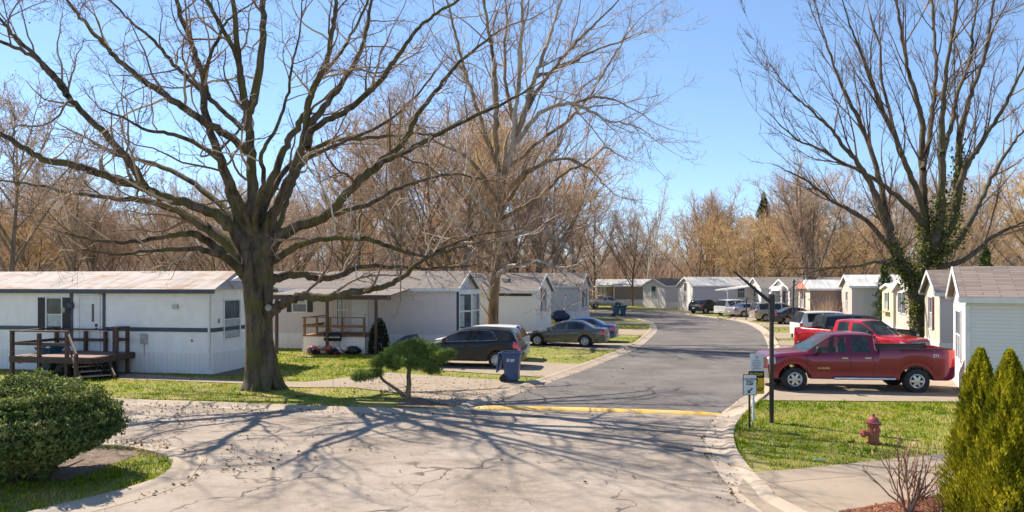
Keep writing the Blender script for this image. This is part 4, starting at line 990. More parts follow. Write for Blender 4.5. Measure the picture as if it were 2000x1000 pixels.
    for k, o in doorobj.items():
        s = 1 if 'L' in k[4:] else -1; idx = int(''.join(ch for ch in k if ch.isdigit()))
        if idx < len(cuts) :
            tc = cuts[idx]-.17; zh = interp(belt, tc)-.13
            m = MB(); y0,y1 = sorted((s*(hw*.99), s*(hw+.028))); m.box(L/2-tc-.10, L/2-tc+.10, y0, y1, zh-.02, zh+.022)
            m.build('handle', M['chrome'] if g('chrome') or g('chromeh') else pmat, o, bevel=.008)
    return root
PI = math.pi
truck = dict(L=5.82, W=2.02, H=1.9, wr=.395, rr=.235, tw=.27, spokes=6, front=.84, wb=3.80, rocker=.42, archgap=.12, wroof=.74, spk=6,
    top=[(0,1.10),(.06,1.17),(.4,1.235),(1.15,1.31),(1.26,1.34),(2.0,1.84),(2.3,1.90),(2.8,1.92),(3.30,1.895),(3.40,1.84),(3.44,1.38),(5.82,1.38)],
    belt=[(0,1.05),(.3,1.15),(1.15,1.23),(1.5,1.24),(3.40,1.27),(3.46,1.39),(5.82,1.42)], ws=(1.22,2.08), rw=(3.35,3.44), wins=[(1.46,2.50),(2.66,3.20)], doors=[1.24,2.58,3.30],
    bed=(3.48,5.72), bedfloor=.80, hl=.22, hlr=(4,5), tl=.22, tlr=(3,4,5), fbump=(.42,.74), rbump=(.55,.78), chrome=True, grille=(.82,1.06,.62), mirror=1.56, mirh=.05, mirmat=M['black'], glass=M['carglass_clear'], wsmat=M['carglass_clear'], endtaper=.06, endround=.22, overrise=.10, bproud=.13)
M['maroon'] = paint('maroon_paint', (.185,.008,.032), .24, .35, dust=.10)
T1 = car('maroon extended cab pickup with chrome bumpers parked before the near right home', 'pickup truck', (11.48,24.35), R(173.5), truck, M['maroon'], 'pickup_truck')
L_h = 5.82/2
for T_, lh in ((T1, 5.82/2),):
    for t_ in (2.15,):
        for yy in (-.48,.48):
            m = MB(); m.box(lh-t_-.55,lh-t_-.02,yy-.25,yy+.25,.75,1.08); m.box(lh-t_-.72,lh-t_-.52,yy-.25,yy+.25,.9,1.52); m.box(lh-t_-.70,lh-t_-.58,yy-.13,yy+.13,1.52,1.72); m.build('seat', M['seat'], T_, bevel=.04)
    m = MB(); m.box(lh-3.3,lh-3.05,-.75,.75,.8,1.5); m.build('rear_seat', M['seat'], T_, bevel=.04)
    m = MB(); m.box(lh-1.62,lh-1.2,-.85,.85,.9,1.24); m.build('dashboard', M['black'], T_, bevel=.03)
    m = MB(); m.lathe([(.17,-.015),(.19,0),(.17,.015),(.15,0)], 20, 'x', (lh-1.72,-.48,1.2)); m.build('steering_wheel', M['black'], T_)
m = MB(); m.tube([(.85,1.03,.46),(-1.05,1.03,.46)], .045, 10); m.build('side_step', M['chrome'], T1, smooth=50); m = MB(); m.tube([(.85,-1.03,.46),(-1.05,-1.03,.46)], .045, 10); m.build('side_step', M['chrome'], T1, smooth=50)
m = MB(); m.bar((L_h-5.72,.94,1.44),(L_h-3.5,.94,1.42),.08,.04); m.bar((L_h-5.72,-.94,1.44),(L_h-3.5,-.94,1.42),.08,.04); m.build('bed_rail_cap', M['black'], T1)
text_part('SILVERADO', .075, Matrix.Translation((L_h-1.75,1.018,.78)) @ Matrix.Rotation(PI,4,'Z') @ Matrix.Rotation(R(90),4,'X'), M['chrome'], T1, 'badge', .006)
text_part('Z71', .12, Matrix.Translation((L_h-5.22,1.015,1.22)) @ Matrix.Rotation(PI,4,'Z') @ Matrix.Rotation(R(90),4,'X'), M['sign_white'], T1, 'badge', .006)
for s in (-1,1):
    m = MB(); m.box(L_h-.25, L_h-.05, s*.985-.02, s*.985+.02, .80, 1.0); m.build('indicator', M['amber'], T1)
m = MB(); m.box(-L_h-.2,-L_h-.02,-.05,.05,.50,.62); m.build('tow_hitch', M['black'], T1)
red = dict(truck); red.update(L=5.5, W=1.92, wr=.38, rocker=.44, grille=(.78,1.02,.50), fronthl=True, chromer=False, spokes=6, bed=(3.48,5.42))
M['red'] = paint('bright_red_paint', (.58,.012,.022), .22, .15, dust=.06)
T2 = car('bright red pickup parked nose towards the camera behind the maroon truck', 'pickup truck', (15.75,32.6), R(-60), red, M['red'], 'pickup_truck')
text_part('GMC', .17, Matrix.Translation((5.5/2+.02,0,.9)) @ Matrix.Rotation(R(90),4,'Z') @ Matrix.Rotation(R(90),4,'X'), M['chrome'], T2, 'badge', .008)
suvbox = dict(L=5.1, W=1.95, H=1.86, wr=.38, rr=.21, tw=.24, spokes=5, front=.9, wb=3.0, rocker=.36, archgap=.08, wroof=.74,
    top=[(0,.95),(.15,1.05),(1.2,1.15),(1.4,1.20),(2.05,1.72),(2.4,1.84),(3.4,1.87),(4.6,1.83),(4.8,1.74),(5.02,1.15),(5.1,1.0)],
    belt=[(0,.90),(.4,1.0),(1.3,1.10),(5.0,1.10),(5.1,.98)], ws=(1.4,2.15), rw=(4.75,5.05), wins=[(1.7,2.6),(2.7,3.5),(3.6,4.55)], doors=[1.45,2.65,3.55], hl=.2, tl=.16, tlr=(4,5), mirror=1.75, glass=M['carglass'], grille=(.62,.84,.5), tlmat=M['tail_or'])
M['blackp'] = paint('black_paint', (.007,.008,.010), .32, .0, .12, dust=.03)
M['whitep'] = paint('white_paint', (.62,.62,.61), .3, 0, dust=.2)
M['silverp'] = paint('silver_paint', (.42,.43,.44), .3, .6, dust=.15)
M['tanp'] = paint('champagne_paint', (.46,.41,.35), .3, .5, dust=.15)
M['greyp'] = paint('dark_grey_paint', (.11,.11,.105), .25, .5, dust=.12)
M['bluep'] = paint('blue_paint', (.02,.07,.22), .22, .5, dust=.08)
M['navyp'] = paint('dark_blue_grey_paint', (.03,.038,.05), .22, .5, dust=.1)
car('black box-shaped SUV with orange tail lamp behind the red pickup', 'SUV', (18.9,38.6), 0, suvbox, M['blackp'])
exp = dict(suvbox); exp.update(L=4.8, H=1.76, W=1.85, top=[(t*4.8/5.1, z*.95) for t,z in suvbox['top']], belt=[(t*4.8/5.1, z*.95) for t,z in suvbox['belt']], ws=(1.32,2.02), rw=(4.47,4.76), wins=[(1.6,2.45),(2.55,3.3),(3.4,4.3)], doors=[1.36,2.5,3.35], wb=2.85, clad=True, tlmat=M['tail'])
car('white SUV with dark lower cladding, rear corner behind the black SUV', 'SUV', (20.3,45.4), 0, exp, M['whitep'])
van = dict(L=4.85, W=1.95, wr=.34, rr=.2, tw=.2, spokes=5, front=.92, wb=2.95, rocker=.26, H=1.75, wroof=.72,
    top=[(0,.72),(.1,.85),(.7,1.03),(.95,1.10),(1.9,1.62),(2.4,1.73),(3.4,1.75),(4.4,1.70),(4.62,1.62),(4.8,1.05),(4.85,.8)],
    belt=[(0,.68),(.3,.86),(1.0,1.0),(4.8,1.02),(4.85,.78)], ws=(.95,2.0), rw=(4.58,4.8), wins=[(1.45,2.35),(2.45,3.35),(3.45,4.4)], doors=[1.15,2.4,3.4], hl=.35, tl=.22, tlr=(4,5), mirror=1.4, H_=0)
car('champagne minivan with red tail lamp behind the nearest dark post', 'minivan', (24.6,66.3), 0, van, M['tanp'], group='vehicles at the far bend')
car('white minivan parked on the verge at the bend', 'minivan', (PX(1438,77.5),77.5), R(28), van, M['whitep'], group='vehicles at the far bend')
sedan = dict(L=4.75, W=1.8, H=1.46, wr=.33, rr=.205, tw=.2, spokes=5, front=.92, wb=2.72, rocker=.24, wroof=.58,
    top=[(0,.60),(.08,.70),(.6,.85),(1.35,.96),(2.05,1.34),(2.5,1.44),(3.0,1.455),(3.4,1.40),(4.05,1.10),(4.3,1.06),(4.65,1.03),(4.75,.86)],
    belt=[(0,.56),(.25,.70),(1.2,.86),(2.5,.93),(4.1,.97),(4.6,.96),(4.75,.80)], ws=(1.33,2.2), rw=(3.35,4.12), wins=[(1.75,2.55),(2.63,3.62)], doors=[1.45,2.59,3.6], hl=.38, tl=.26, tlr=(4,5), mirror=1.62, grille=(.50,.62,.35), endtaper=.16, endround=.5, platez=.12, glass=M['carglass'])
car('dark grey sedan parked left of the road, bigger of the two sedans', 'sedan', (3.05,40.7), R(163), sedan, M['greyp'])
car('blue sedan mostly hidden behind the dark grey sedan', 'sedan', (4.05,44.0), R(163), sedan, M['bluep'])
car('silver sedan parked on the verge beside the white minivan', 'sedan', (PX(1462,74.5),74.5), R(20), sedan, M['silverp'], group='vehicles at the far bend')
car('dark sedan half hidden by the brown twiggy shrub', 'sedan', (24.6,61.6), 0, sedan, M['navyp'], group='vehicles at the far bend')
cross = dict(L=4.77, W=1.85, H=1.69, wr=.36, rr=.23, tw=.22, spokes=10, front=.93, wb=2.86, rocker=.30, archgap=.07, wroof=.62,
    top=[(0,.78),(.08,.90),(.55,1.04),(1.2,1.12),(1.95,1.54),(2.4,1.665),(3.1,1.69),(4.1,1.62),(4.38,1.54),(4.62,1.12),(4.72,.95),(4.77,.85)],
    belt=[(0,.74),(.3,.92),(1.2,1.04),(3.0,1.10),(4.0,1.16),(4.55,1.12),(4.77,.85)], ws=(1.2,2.1), rw=(4.3,4.64), wins=[(1.65,2.62),(2.70,3.72)], doors=[1.4,2.66,3.7], hl=.4, tl=.30, tlr=(4,5), mirror=1.55, grille=(.55,.80,.4), endtaper=.16, endround=.5, chromeh=False, platez=.2)
EQ = car('black crossover with silver alloy wheels and chrome window line beside the navy bin', 'car', (-1.85,30.9), R(169.6), cross, M['blackp'])
for s in (-1,1):       # chrome line round the side glass
    bl = smoothp(cross['belt']); tp = smoothp(cross['top']); m = MB(); lo = []; hi = []
    for k in range(24):
        t = 1.42+(3.80-1.42)*k/23; zb, zt = interp(bl,t), interp(tp,t); gr = max(0,min(1,(zt-zb-.03)/.40)); w_ = 1.85/2
        pb = Vector((w_*.965,zb)); re = Vector((w_*.90*(1-gr)+.62*gr, zt-(.012*(1-gr)+.055*gr)))
        e_ = min(1, (3.80-t)/.35); kk = .09+.82*(max(0,e_)**.6 if t > 3.45 else 1); a_ = pb.lerp(re,.085); c_ = pb.lerp(re,kk)
        lo.append((4.77/2-t, s*(a_.x+.006), a_.y)); hi.append((4.77/2-t, s*(c_.x+.006), c_.y))
    m.tube(lo, .011, 5); m.tube(hi, .011, 5); m.build('window_trim', M['chrome'], EQ)
wag = dict(cross); wag.update(L=4.5, H=1.6, spokes=5, top=[(0,.75),(.08,.86),(.5,.98),(1.1,1.05),(1.8,1.46),(2.2,1.56),(3.0,1.60),(4.0,1.57),(4.2,1.52),(4.4,1.05),(4.47,.9),(4.5,.8)], belt=[(0,.7),(.3,.88),(1.1,.98),(4.3,1.05),(4.5,.8)], ws=(1.1,1.95), rw=(4.1,4.42), wins=[(1.5,2.4),(2.5,3.3),(3.4,3.95)], doors=[1.3,2.45,3.35], wb=2.65, clad=True)
car('white hatchback wagon mostly hidden behind the black crossover', 'car', (-1.5,34.0), R(168), wag, M['whitep'])
crv = dict(cross); crv.update(L=4.5, wb=2.6, H=1.65, top=[(t*4.5/4.77, z*.98) for t,z in cross['top']], belt=[(t*4.5/4.77,z*.98) for t,z in cross['belt']], ws=(1.13,1.98), rw=(4.05,4.38), wins=[(1.55,2.47),(2.55,3.5)], doors=[1.32,2.5,3.5], tlr=(4,5,6), tl=.25, spokes=5)
car('dark blue grey crossover parked at the far bend, red lamp to the left', 'car', (PX(1379,83),83), R(38), crv, M['navyp'], group='vehicles at the far bend')
sm = dict(truck); sm.update(wr=.34, rr=.2, tw=.22, L=5.1, front=.85, wb=3.1, rocker=.36, archgap=.07, top=[(t*.876,z*.88) for t,z in truck['top']], belt=[(t*.876,z*.88) for t,z in truck['belt']], ws=(1.07,1.82), rw=(2.94,3.01), wins=[(1.28,2.19),(2.33,2.8)], doors=[1.09,2.26,2.89], bed=(3.07,4.98), bedfloor=.66, fbump=(.36,.58), rbump=(.4,.58), grille=(.62,.82,.5), mirror=1.6, spokes=5, W=1.8, wroof=.62)
car('silver beige pickup parked before the long brown home', 'pickup truck', (PX(1180,99),99), R(8), sm, M['tanp'], 'pickup_truck', group='vehicles at the far bend')
# ------------------------------------------------------------------ trees
def tubes(name, br, sides, mat, parent=None, smooth=True):
    """br: list of (points Nx3, radii N) -> one mesh, built in batches of equal length"""
    groups = {}
    for p, r in br: groups.setdefault(len(p), []).append((p, r))
    V, Fc, base = [], [], 0
    ca = np.cos(np.arange(sides)*2*np.pi/sides); sa = np.sin(np.arange(sides)*2*np.pi/sides)
    for n, lst in groups.items():
        P = np.array([q[0] for q in lst], dtype=np.float64); Rr = np.array([q[1] for q in lst], dtype=np.float64)
        T = np.gradient(P, axis=1); T /= np.linalg.norm(T, axis=2, keepdims=True)+1e-9
        t0 = P[:,-1]-P[:,0]; t0 /= np.linalg.norm(t0, axis=1, keepdims=True)+1e-9
        ref = np.where(np.abs(t0[:,2:3]) < .8, np.array([[0,0,1.]]), np.array([[1.,0,0]]))[:,None,:]
        X = np.cross(T, np.broadcast_to(ref, T.shape)); X /= np.linalg.norm(X, axis=2, keepdims=True)+1e-9
        Y = np.cross(X, T)
        ring = P[:,:,None,:] + Rr[:,:,None,None]*(X[:,:,None,:]*ca[None,None,:,None] + Y[:,:,None,:]*sa[None,None,:,None])
        B = len(lst); V.append(ring.reshape(-1,3))
        idx = base + np.arange(B*n*sides).reshape(B, n, sides); a = idx[:,:-1,:]; b = idx[:,1:,:]
        Fc.append(np.stack([a, np.roll(a,-1,2), np.roll(b,-1,2), b], -1).reshape(-1,4)); base += B*n*sides
    return np_mesh(name, np.concatenate(V), np.concatenate(Fc), mat, parent, smooth=smooth)
def rvec(g): 
    while True:
        v = (g.uniform(-1,1), g.uniform(-1,1), g.uniform(-1,1)); l = v[0]**2+v[1]**2+v[2]**2
        if .01 < l < 1: l = math.sqrt(l); return (v[0]/l, v[1]/l, v[2]/l)
def nrm(v): l = math.sqrt(v[0]**2+v[1]**2+v[2]**2)+1e-9; return (v[0]/l, v[1]/l, v[2]/l)
def path(g, p, d, L, r, n, wob, up, end=.3):
    pts = [p]; rad = [r]; s = L/n
    for i in range(n):
        w_ = rvec(g); d = nrm((d[0]+w_[0]*wob, d[1]+w_[1]*wob, d[2]+w_[2]*wob+up))
        p = (p[0]+d[0]*s, p[1]+d[1]*s, p[2]+d[2]*s); pts.append(p); rad.append(r*(1-(1-end)*(i+1)/n))
    return pts, rad
def spawn(g, pts, rad, lvl, out, P):
    """children along a branch; P[lvl] = dict(n, len, ang, start, wob, up, seg, rmin)"""
    if lvl >= len(P): return
    q = P[lvl]; n = len(pts)-1
    tot = sum(math.dist(pts[i], pts[i+1]) for i in range(n))
    cnt = q['n'] if q.get('abs') else max(1, int(tot*q['n']+g.random()))
    for _ in range(cnt):
        t = q['start']+(1-q['start'])*g.random()**q.get('bias',1.0); f = t*n; i = min(int(f), n-1); f -= i
        p = tuple(pts[i][k]+(pts[i+1][k]-pts[i][k])*f for k in range(3)); r0 = rad[i]+(rad[i+1]-rad[i])*f
        tg = nrm(tuple(pts[i+1][k]-pts[i][k] for k in range(3))); w_ = rvec(g)
        dt = sum(w_[k]*tg[k] for k in range(3)); w_ = nrm(tuple(w_[k]-dt*tg[k] for k in range(3)))
        a = R(g.gauss(q['ang'], 10)); d = nrm(tuple(tg[k]*math.cos(a)+w_[k]*math.sin(a) for k in range(3)))
        d = nrm((d[0], d[1], d[2]+q.get('lift',0)))
        Lc = q['len']*g.uniform(.55,1.25)*(1-.45*t if q.get('taper',True) else 1)
        rc = min(r0*q.get('rk',.6), q.get('rmax',9)); rc = max(rc, q['rmin'])
        cp, cr = path(g, p, d, Lc, rc, q['seg'], q['wob'], q['up'], q.get('end',.4))
        out.setdefault(lvl, []).append((cp, cr))
        spawn(g, cp, cr, lvl+1, out, P)
def bark(name, c1, c2, scale=4, moss=None, bmp=1.0):
    m, nt, b = new_mat(name); co = coords(nt, (1,1,.22))
    f = noise(nt, co, scale, 7, .7); c = ramp(nt, f, [(.36, c1), (.62, c2)])
    if moss:
        mk = ramp(nt, noise(nt, coords(nt), 1.3, 5), [(.46,(0,0,0)),(.62,(1,1,1))]); c = mix(nt, math_(nt,'MULTIPLY',mk,.6), c, moss)
    nt.links.new(c, b.inputs['Base Color']); b.inputs['Roughness'].default_value = .95; b.inputs['Specular IOR Level'].default_value = .15
    bump(nt, b, noise(nt, co, scale*5, 6, .7), bmp, .06); return m
M['bark_oak'] = bark('dark_mossy_oak_bark', (.030,.022,.016), (.17,.13,.095), 4, (.13,.12,.03))
M['twig_oak'] = island('oak_twigs', [(0,(.14,.08,.055)),(.5,(.26,.17,.12)),(.8,(.42,.31,.22)),(1,(.66,.55,.44))], .9)
M['bark_syc'] = bark('sycamore_bark', (.10,.065,.04), (.34,.24,.14), 2.2)
M['bark_white'] = bark('white_sycamore_limbs', (.16,.12,.09), (.50,.44,.37), 2.2)
M['twig_syc'] = island('sycamore_twigs', [(0,(.22,.14,.09)),(.6,(.38,.26,.18)),(1,(.72,.64,.56))], .9)
M['bark_elm'] = bark('elm_bark', (.06,.045,.035), (.19,.145,.11), 6, (.12,.12,.04))
M['twig_elm'] = island('elm_twigs', [(0,(.10,.06,.045)),(.6,(.20,.13,.09)),(1,(.38,.26,.18))], .9)
def tuple_scale(st, k=1.35): return [(p, tuple(min(.85, x*k) for x in c)) for p, c in st]
for nm, st in (('tw_pink', [(0,(.30,.225,.18)),(.5,(.47,.37,.30)),(1,(.64,.54,.455))]), ('tw_tan', [(0,(.34,.23,.125)),(.5,(.54,.38,.22)),(1,(.70,.54,.34))]),
               ('tw_orange', [(0,(.36,.255,.14)),(.5,(.54,.40,.235)),(1,(.68,.54,.36))]), ('tw_grey', [(0,(.28,.21,.16)),(.5,(.44,.34,.26)),(1,(.60,.49,.39))]), ('tw_white', [(0,(.40,.34,.28)),(.5,(.52,.46,.39)),(1,(.70,.65,.58))])):
    M[nm] = island('twigs_'+nm[3:], tuple_scale(st), .95, .5)

def limb3d(pts, Y0, yend, ystart=0.0, g=None, sub=5, pw=1.0):
    """traced limb [(px,py,radius_px)] -> 3D points with a depth offset growing along it"""
    sm = smooth_line(pts, sub); out = []; rad = []; n = len(sm)-1
    for i, (x, y, r) in enumerate(sm):
        t = i/n; Y = Y0 + ystart + (yend-ystart)*t**pw
        if g and 0 < i < n: x += g.gauss(0, .8+r*.05); y += g.gauss(0, .8+r*.05)
        out.append((PX(x, Y), Y, PZ(y, Y))); rad.append(max(r*(.76-.24*t) if r < 18 else r*.92, 1.0)*Y/F)
    return out, rad

# the big oak
g = random.Random(4)
bx, by = G(510,762)
YO = by+.3
OAK = empty('oak_tree', (0,0,0), 0, 'big bare spreading oak with mossy trunk in front of the white home', 'tree')
LIMBS = [   # points (px, py, radius px), depth end offset, depth start offset
 ([(508,772,46),(508,755,38),(508,735,32),(507,700,29.5),(506,650,28),(505,600,28.5),(504,560,31),(502,520,33),(500,490,30)],0,0),
 ([(500,500,26),(497,450,21),(495,400,18),(492,330,15.5),(486,260,14.5),(484,215,14)],.2,0),
 ([(484,220,12),(497,190,11.5),(507,130,10.5),(512,70,10),(515,0,9),(520,-90,6),(524,-160,3)],.6,.2),
 ([(484,220,11),(474,180,10),(466,120,9),(460,60,8),(455,0,7),(446,-80,5),(440,-150,3)],-.8,.2),
 ([(465,118,7),(448,80,6.5),(430,50,6),(405,0,6),(385,-60,4),(372,-110,2.5)],-2.0,-.3),
 ([(494,500,20),(470,430,17),(448,360,14),(430,305,12),(408,245,11),(398,190,10),(396,150,9),(380,100,8.5),(360,50,8),(345,0,7),(332,-70,5),(325,-120,3)],1.6,0),
 ([(486,300,10),(465,280,10),(430,255,10.5),(390,232,10.5),(345,200,10),(290,165,9),(240,125,8),(205,90,7),(175,55,6),(145,20,5),(118,-20,4),(90,-60,2.5)],-3.2,.2),
 ([(474,252,7),(445,225,6.5),(405,190,6.5),(375,160,6),(340,125,6),(300,80,5),(260,45,4),(225,10,3.5),(190,-30,2.5)],3.0,.2),
 ([(408,190,6),(398,150,6),(410,110,5),(428,70,5),(440,45,4),(470,20,3)],-1.0,1.2),
 ([(490,495,20),(455,445,17),(415,415,15),(370,398,13.5),(320,385,13),(285,368,12.5),(240,352,12),(190,338,12),(140,322,12),(90,312,11),(50,292,10),(10,268,9),(-50,240,7),(-110,225,4)],-1.8,0),
 ([(285,368,10),(262,330,10),(240,300,9.5),(205,262,9),(165,222,8.5),(135,190,8.5),(110,150,8),(75,118,7),(45,100,6),(10,84,6),(-40,70,4),(-80,50,2.5)],-3.6,-1.0),
 ([(132,188,7),(112,160,7),(85,128,6.5),(55,95,6),(25,70,5.5),(5,42,5),(-30,10,3)],-2.0,-2.5),
 ([(484,515,20),(450,480,16),(410,450,14),(370,425,12.5),(330,405,10),(270,392,9),(200,385,7),(120,372,6),(50,358,4),(-20,350,3)],2.8,0),
 ([(440,500,12),(405,470,11),(370,456,9),(320,462,7),(250,474,6),(190,470,5),(140,458,4),(100,448,3)],-3.0,-.3),
 ([(480,540,15),(450,510,12),(415,492,10),(370,485,8),(300,490,6),(230,497,4.5),(160,488,3)],-4.5,0),
 ([(507,500,20),(524,440,16),(545,390,13),(575,330,12),(592,280,11),(600,240,10.5),(602,205,10),(615,165,10),(638,120,9),(648,70,8),(655,20,7),(662,-40,5),(668,-100,3)],-1.5,0),
 ([(508,440,12),(520,380,10.5),(542,320,10),(565,275,9.5),(588,235,9),(606,200,7),(625,150,6),(660,110,5.5),(690,60,4.5),(715,10,4),(730,-40,3)],2.2,0),
 ([(600,290,11),(612,240,10),(640,200,9),(670,160,8),(700,110,7),(715,60,6),(725,0,5),(735,-60,3)],1.0,-1.0),
 ([(605,255,8),(640,235,8),(680,215,8),(715,185,8),(745,155,7.5),(770,118,7),(800,75,6),(835,40,5.5),(865,18,5),(905,-5,4),(950,-40,3)],-3.5,-1.0),
 ([(512,505,22),(535,470,18),(565,450,16),(600,437,15),(640,420,14),(670,385,12.5),(705,350,12),(740,320,11.5),(770,295,10),(800,258,9),(815,225,8),(850,180,7),(890,130,6),(930,95,5),(975,60,3.5)],-1.2,0),
 ([(740,320,8),(780,302,7.5),(830,275,7),(880,250,6.5),(930,225,6),(985,200,5),(1040,170,3.5)],-4.0,-.8),
 ([(632,425,8),(675,412,7),(720,400,6),(770,372,5.5),(830,350,5),(890,340,4),(940,350,3)],3.5,-.5),
 ([(532,470,11),(548,430,9),(560,390,8),(575,350,7.5),(600,310,7),(640,290,6),(700,265,5.5),(760,235,5),(810,190,4),(850,140,3)],3.8,0),
 ([(520,520,11),(560,492,9),(610,470,8),(680,465,7.5),(730,470,7),(780,488,6),(830,500,5),(890,485,4),(950,470,3)],-3.2,0),
 ([(522,552,15),(550,540,12),(590,536,10),(625,545,9.5),(660,540,9),(700,522,8),(760,520,6.5),(820,524,5),(880,522,4),(930,516,3)],3.2,0),
 ([(512,612,22),(540,600,14),(562,588,12.5),(595,578,12),(640,582,11.5),(680,572,10.5),(720,566,9.5),(760,556,8.5),(790,538,8),(812,518,7),(840,500,6),(880,478,5),(930,460,4),(975,452,3)],-2.0,0),
 ([(500,470,9),(498,420,8),(515,350,6.5),(510,300,6),(540,250,5),(560,190,4.5),(570,130,4),(585,60,3),(590,0,2)],-4.5,0),
 ([(500,480,12),(470,400,9),(440,330,8),(400,290,7),(340,262,6),(290,255,5),(240,230,4),(200,215,3)],-5.5,0),
 ([(500,490,12),(520,400,9),(560,330,8),(640,280,7),(720,270,6),(800,262,4),(860,262,3)],5.5,0),
 ([(500,490,12),(450,420,9),(380,360,8),(300,320,7),(220,300,5),(150,260,4)],5.5,0),
]
br = []; trunk_br = []
for pts, ye, ys in LIMBS:
    p, r = limb3d(pts, YO, ye, ys, g if len(pts) != 9 or pts[0][1] < 770 else None); br.append((p, r))
# root flare
for a in range(9):
    th = a*2*math.pi/9+.3; c, s = math.cos(th), math.sin(th); x0, y0 = bx, YO
    pp = [(x0+c*.16, y0+s*.16, 1.7),(x0+c*.30,y0+s*.30,.55),(x0+c*.46,y0+s*.46,.20),(x0+c*.62,y0+s*.62,.04),(x0+c*.8,y0+s*.8,-.06)]; br.append((pp,[.12,.22,.18,.11,.04]))
tr = tubes('trunk', br[:1]+br[-9:], 16, M['bark_oak'], OAK)
for p, r in br[1:-9]: tubes('limb', [(p, r)], 10, M['bark_oak'], OAK)
OP = [dict(n=1.15,len=3.0,ang=50,start=.22,wob=.36,up=.03,seg=8,rmin=.018,rmax=.055,rk=.45,bias=.7,taper=False,end=.3),
      dict(n=1.9,len=1.25,ang=50,start=.15,wob=.42,up=.03,seg=5,rmin=.010,rmax=.02,rk=.55),
      dict(n=3.9,len=.66,ang=52,start=.08,wob=.5,up=.02,seg=4,rmin=.0065,rk=.6),
      dict(n=3.2,len=.30,ang=50,start=.1,wob=.45,up=.03,seg=2,rmin=.005,rk=.7)]
out = {}
def tips(lst, L=2.2):          # every traced limb runs out into a fine end
    res = []
    for p, r in lst:
        d = nrm(tuple(p[-1][k]-p[-3][k] for k in range(3))); q = path(g, p[-1], d, L*g.uniform(.6,1.2), r[-1], 7, .25, .04, .15); res.append(q)
    return res
tp_ = tips(br[1:-9]); out[0] = list(tp_)
for p, r in tp_: spawn(g, p, r, 1, out, OP)
for p, r in br[1:-9]: spawn(g, p, r, 0, out, OP)
print('oak twigs', {k: len(v) for k, v in out.items()})
big = out[0]
cr = tubes('crown', out[0], 5, M['twig_oak'], OAK); tubes('twigs', out[1]+out[2]+out[3], 3, M['twig_oak'], OAK)
# stub and scar of a cut limb, few clinging leaves
m = MB(); m.lathe([(.11,0),(.10,.06),(.055,.075),(.05,.05)], 14, 'y'); m.build('limb_scar', M['bark_white'], OAK, loc=(PX(525,YO-.48),YO-.53,PZ(601,YO-.5)))
sel = [t[0][-1] for t in out[2] if g.random() < .12]
def leaves(name, P, s, mat, parent, seed=1, flat=.6):
    gg = np.random.default_rng(seed+917); P = np.array(P); n = len(P); a = unit(gg.normal(size=(n,3))); b = unit(np.cross(a, gg.normal(size=(n,3)))); ss = gg.uniform(.5,1.2,n)[:,None]*s
    v = np.stack([P-a*ss, P-b*ss*flat, P+a*ss, P+b*ss*flat],1).reshape(-1,3); return np_mesh(name, v, np.arange(len(v)).reshape(-1,4), mat, parent)
leaves('clinging_leaves', sel, .035, M['leafdry'], OAK)

# the sycamore behind
YS = 45.0; SY = empty('sycamore_tree', (0,0,0), 0, 'tall bare sycamore with pale upper limbs rising behind the parked cars', 'tree')
SL = [
 ([(962,665,20),(962,640,17),(963,600,16),(966,560,15),(969,520,15),(971,480,14),(972,440,13),(977,390,12),(985,330,11)],0,0,1),
 ([(985,335,10),(1003,280,9),(1020,235,8.5),(1032,190,8),(1045,150,7),(1060,110,6),(1078,60,5),(1095,0,4),(1110,-80,3)],1,0,1),
 ([(978,390,8),(972,330,8),(968,270,7.5),(970,200,7),(965,130,6),(955,60,5),(945,0,4.5),(930,-90,3)],-1,0,0),
 ([(1000,285,7),(1005,230,6.5),(1012,170,6),(1015,100,5.5),(1020,40,5),(1022,-20,4),(1025,-90,3)],-2,0,1),
 ([(972,330,6),(955,280,5.5),(935,220,5),(915,160,5),(900,110,4.5),(885,50,4),(870,-10,3),(850,-60,2)],2,0,0),
 ([(1025,220,6),(1055,170,5.5),(1085,130,5),(1115,95,4.5),(1150,60,4),(1190,20,3),(1220,-10,2)],-2,.5,0),
 ([(1000,290,7),(1040,235,6),(1075,210,5.5),(1115,203,5),(1150,215,4.5),(1185,235,4),(1215,240,3),(1250,250,2)],-3,0,1),
 ([(985,330,6),(1020,305,5.5),(1060,270,5),(1110,235,4.5),(1150,190,4),(1180,140,3.5),(1205,100,3),(1230,60,2)],3,0,0),
 ([(1045,150,5),(1080,140,4.5),(1120,120,4),(1160,100,3.5),(1200,85,3),(1235,70,2)],3,1,0),
 ([(1115,203,4),(1160,190,3.5),(1200,195,3),(1240,215,2)],0,-1,0),
 ([(972,470,9),(1000,462,7),(1030,455,6.5),(1060,455,6),(1085,465,5.5),(1105,480,5),(1120,500,3.5),(1140,520,2)],-4,0,1),
 ([(972,440,8),(950,410,7),(925,385,6),(895,350,5),(870,330,4),(840,320,3)],-3,0,1),
 ([(972,430,7),(1010,410,6),(1060,380,5.5),(1100,340,5),(1140,320,4),(1180,290,3),(1205,300,2)],4,0,0),
 ([(970,500,8),(930,470,6),(890,465,5),(850,480,4),(810,475,3),(780,490,2)],-4,0,0),
 ([(975,400,7),(1010,350,6),(1060,320,5),(1110,310,4),(1150,330,3),(1180,360,2)],-4,0,0),
 ([(975,400,7),(940,340,6),(900,300,5),(860,280,4),(820,250,3),(790,215,2)],4,0,0),
 ([(966,540,8),(1000,520,6),(1040,510,5),(1080,520,4),(1110,545,3)],-5,0,1),
 ([(975,420,7),(1000,380,6),(1030,340,5),(1080,300,4),(1100,250,3),(1120,200,2.5)],1,0,0),
 ([(1010,250,6),(990,180,5),(985,110,4.5),(990,40,4),(985,-40,3)],3,0,0)]
br = []; wh = []
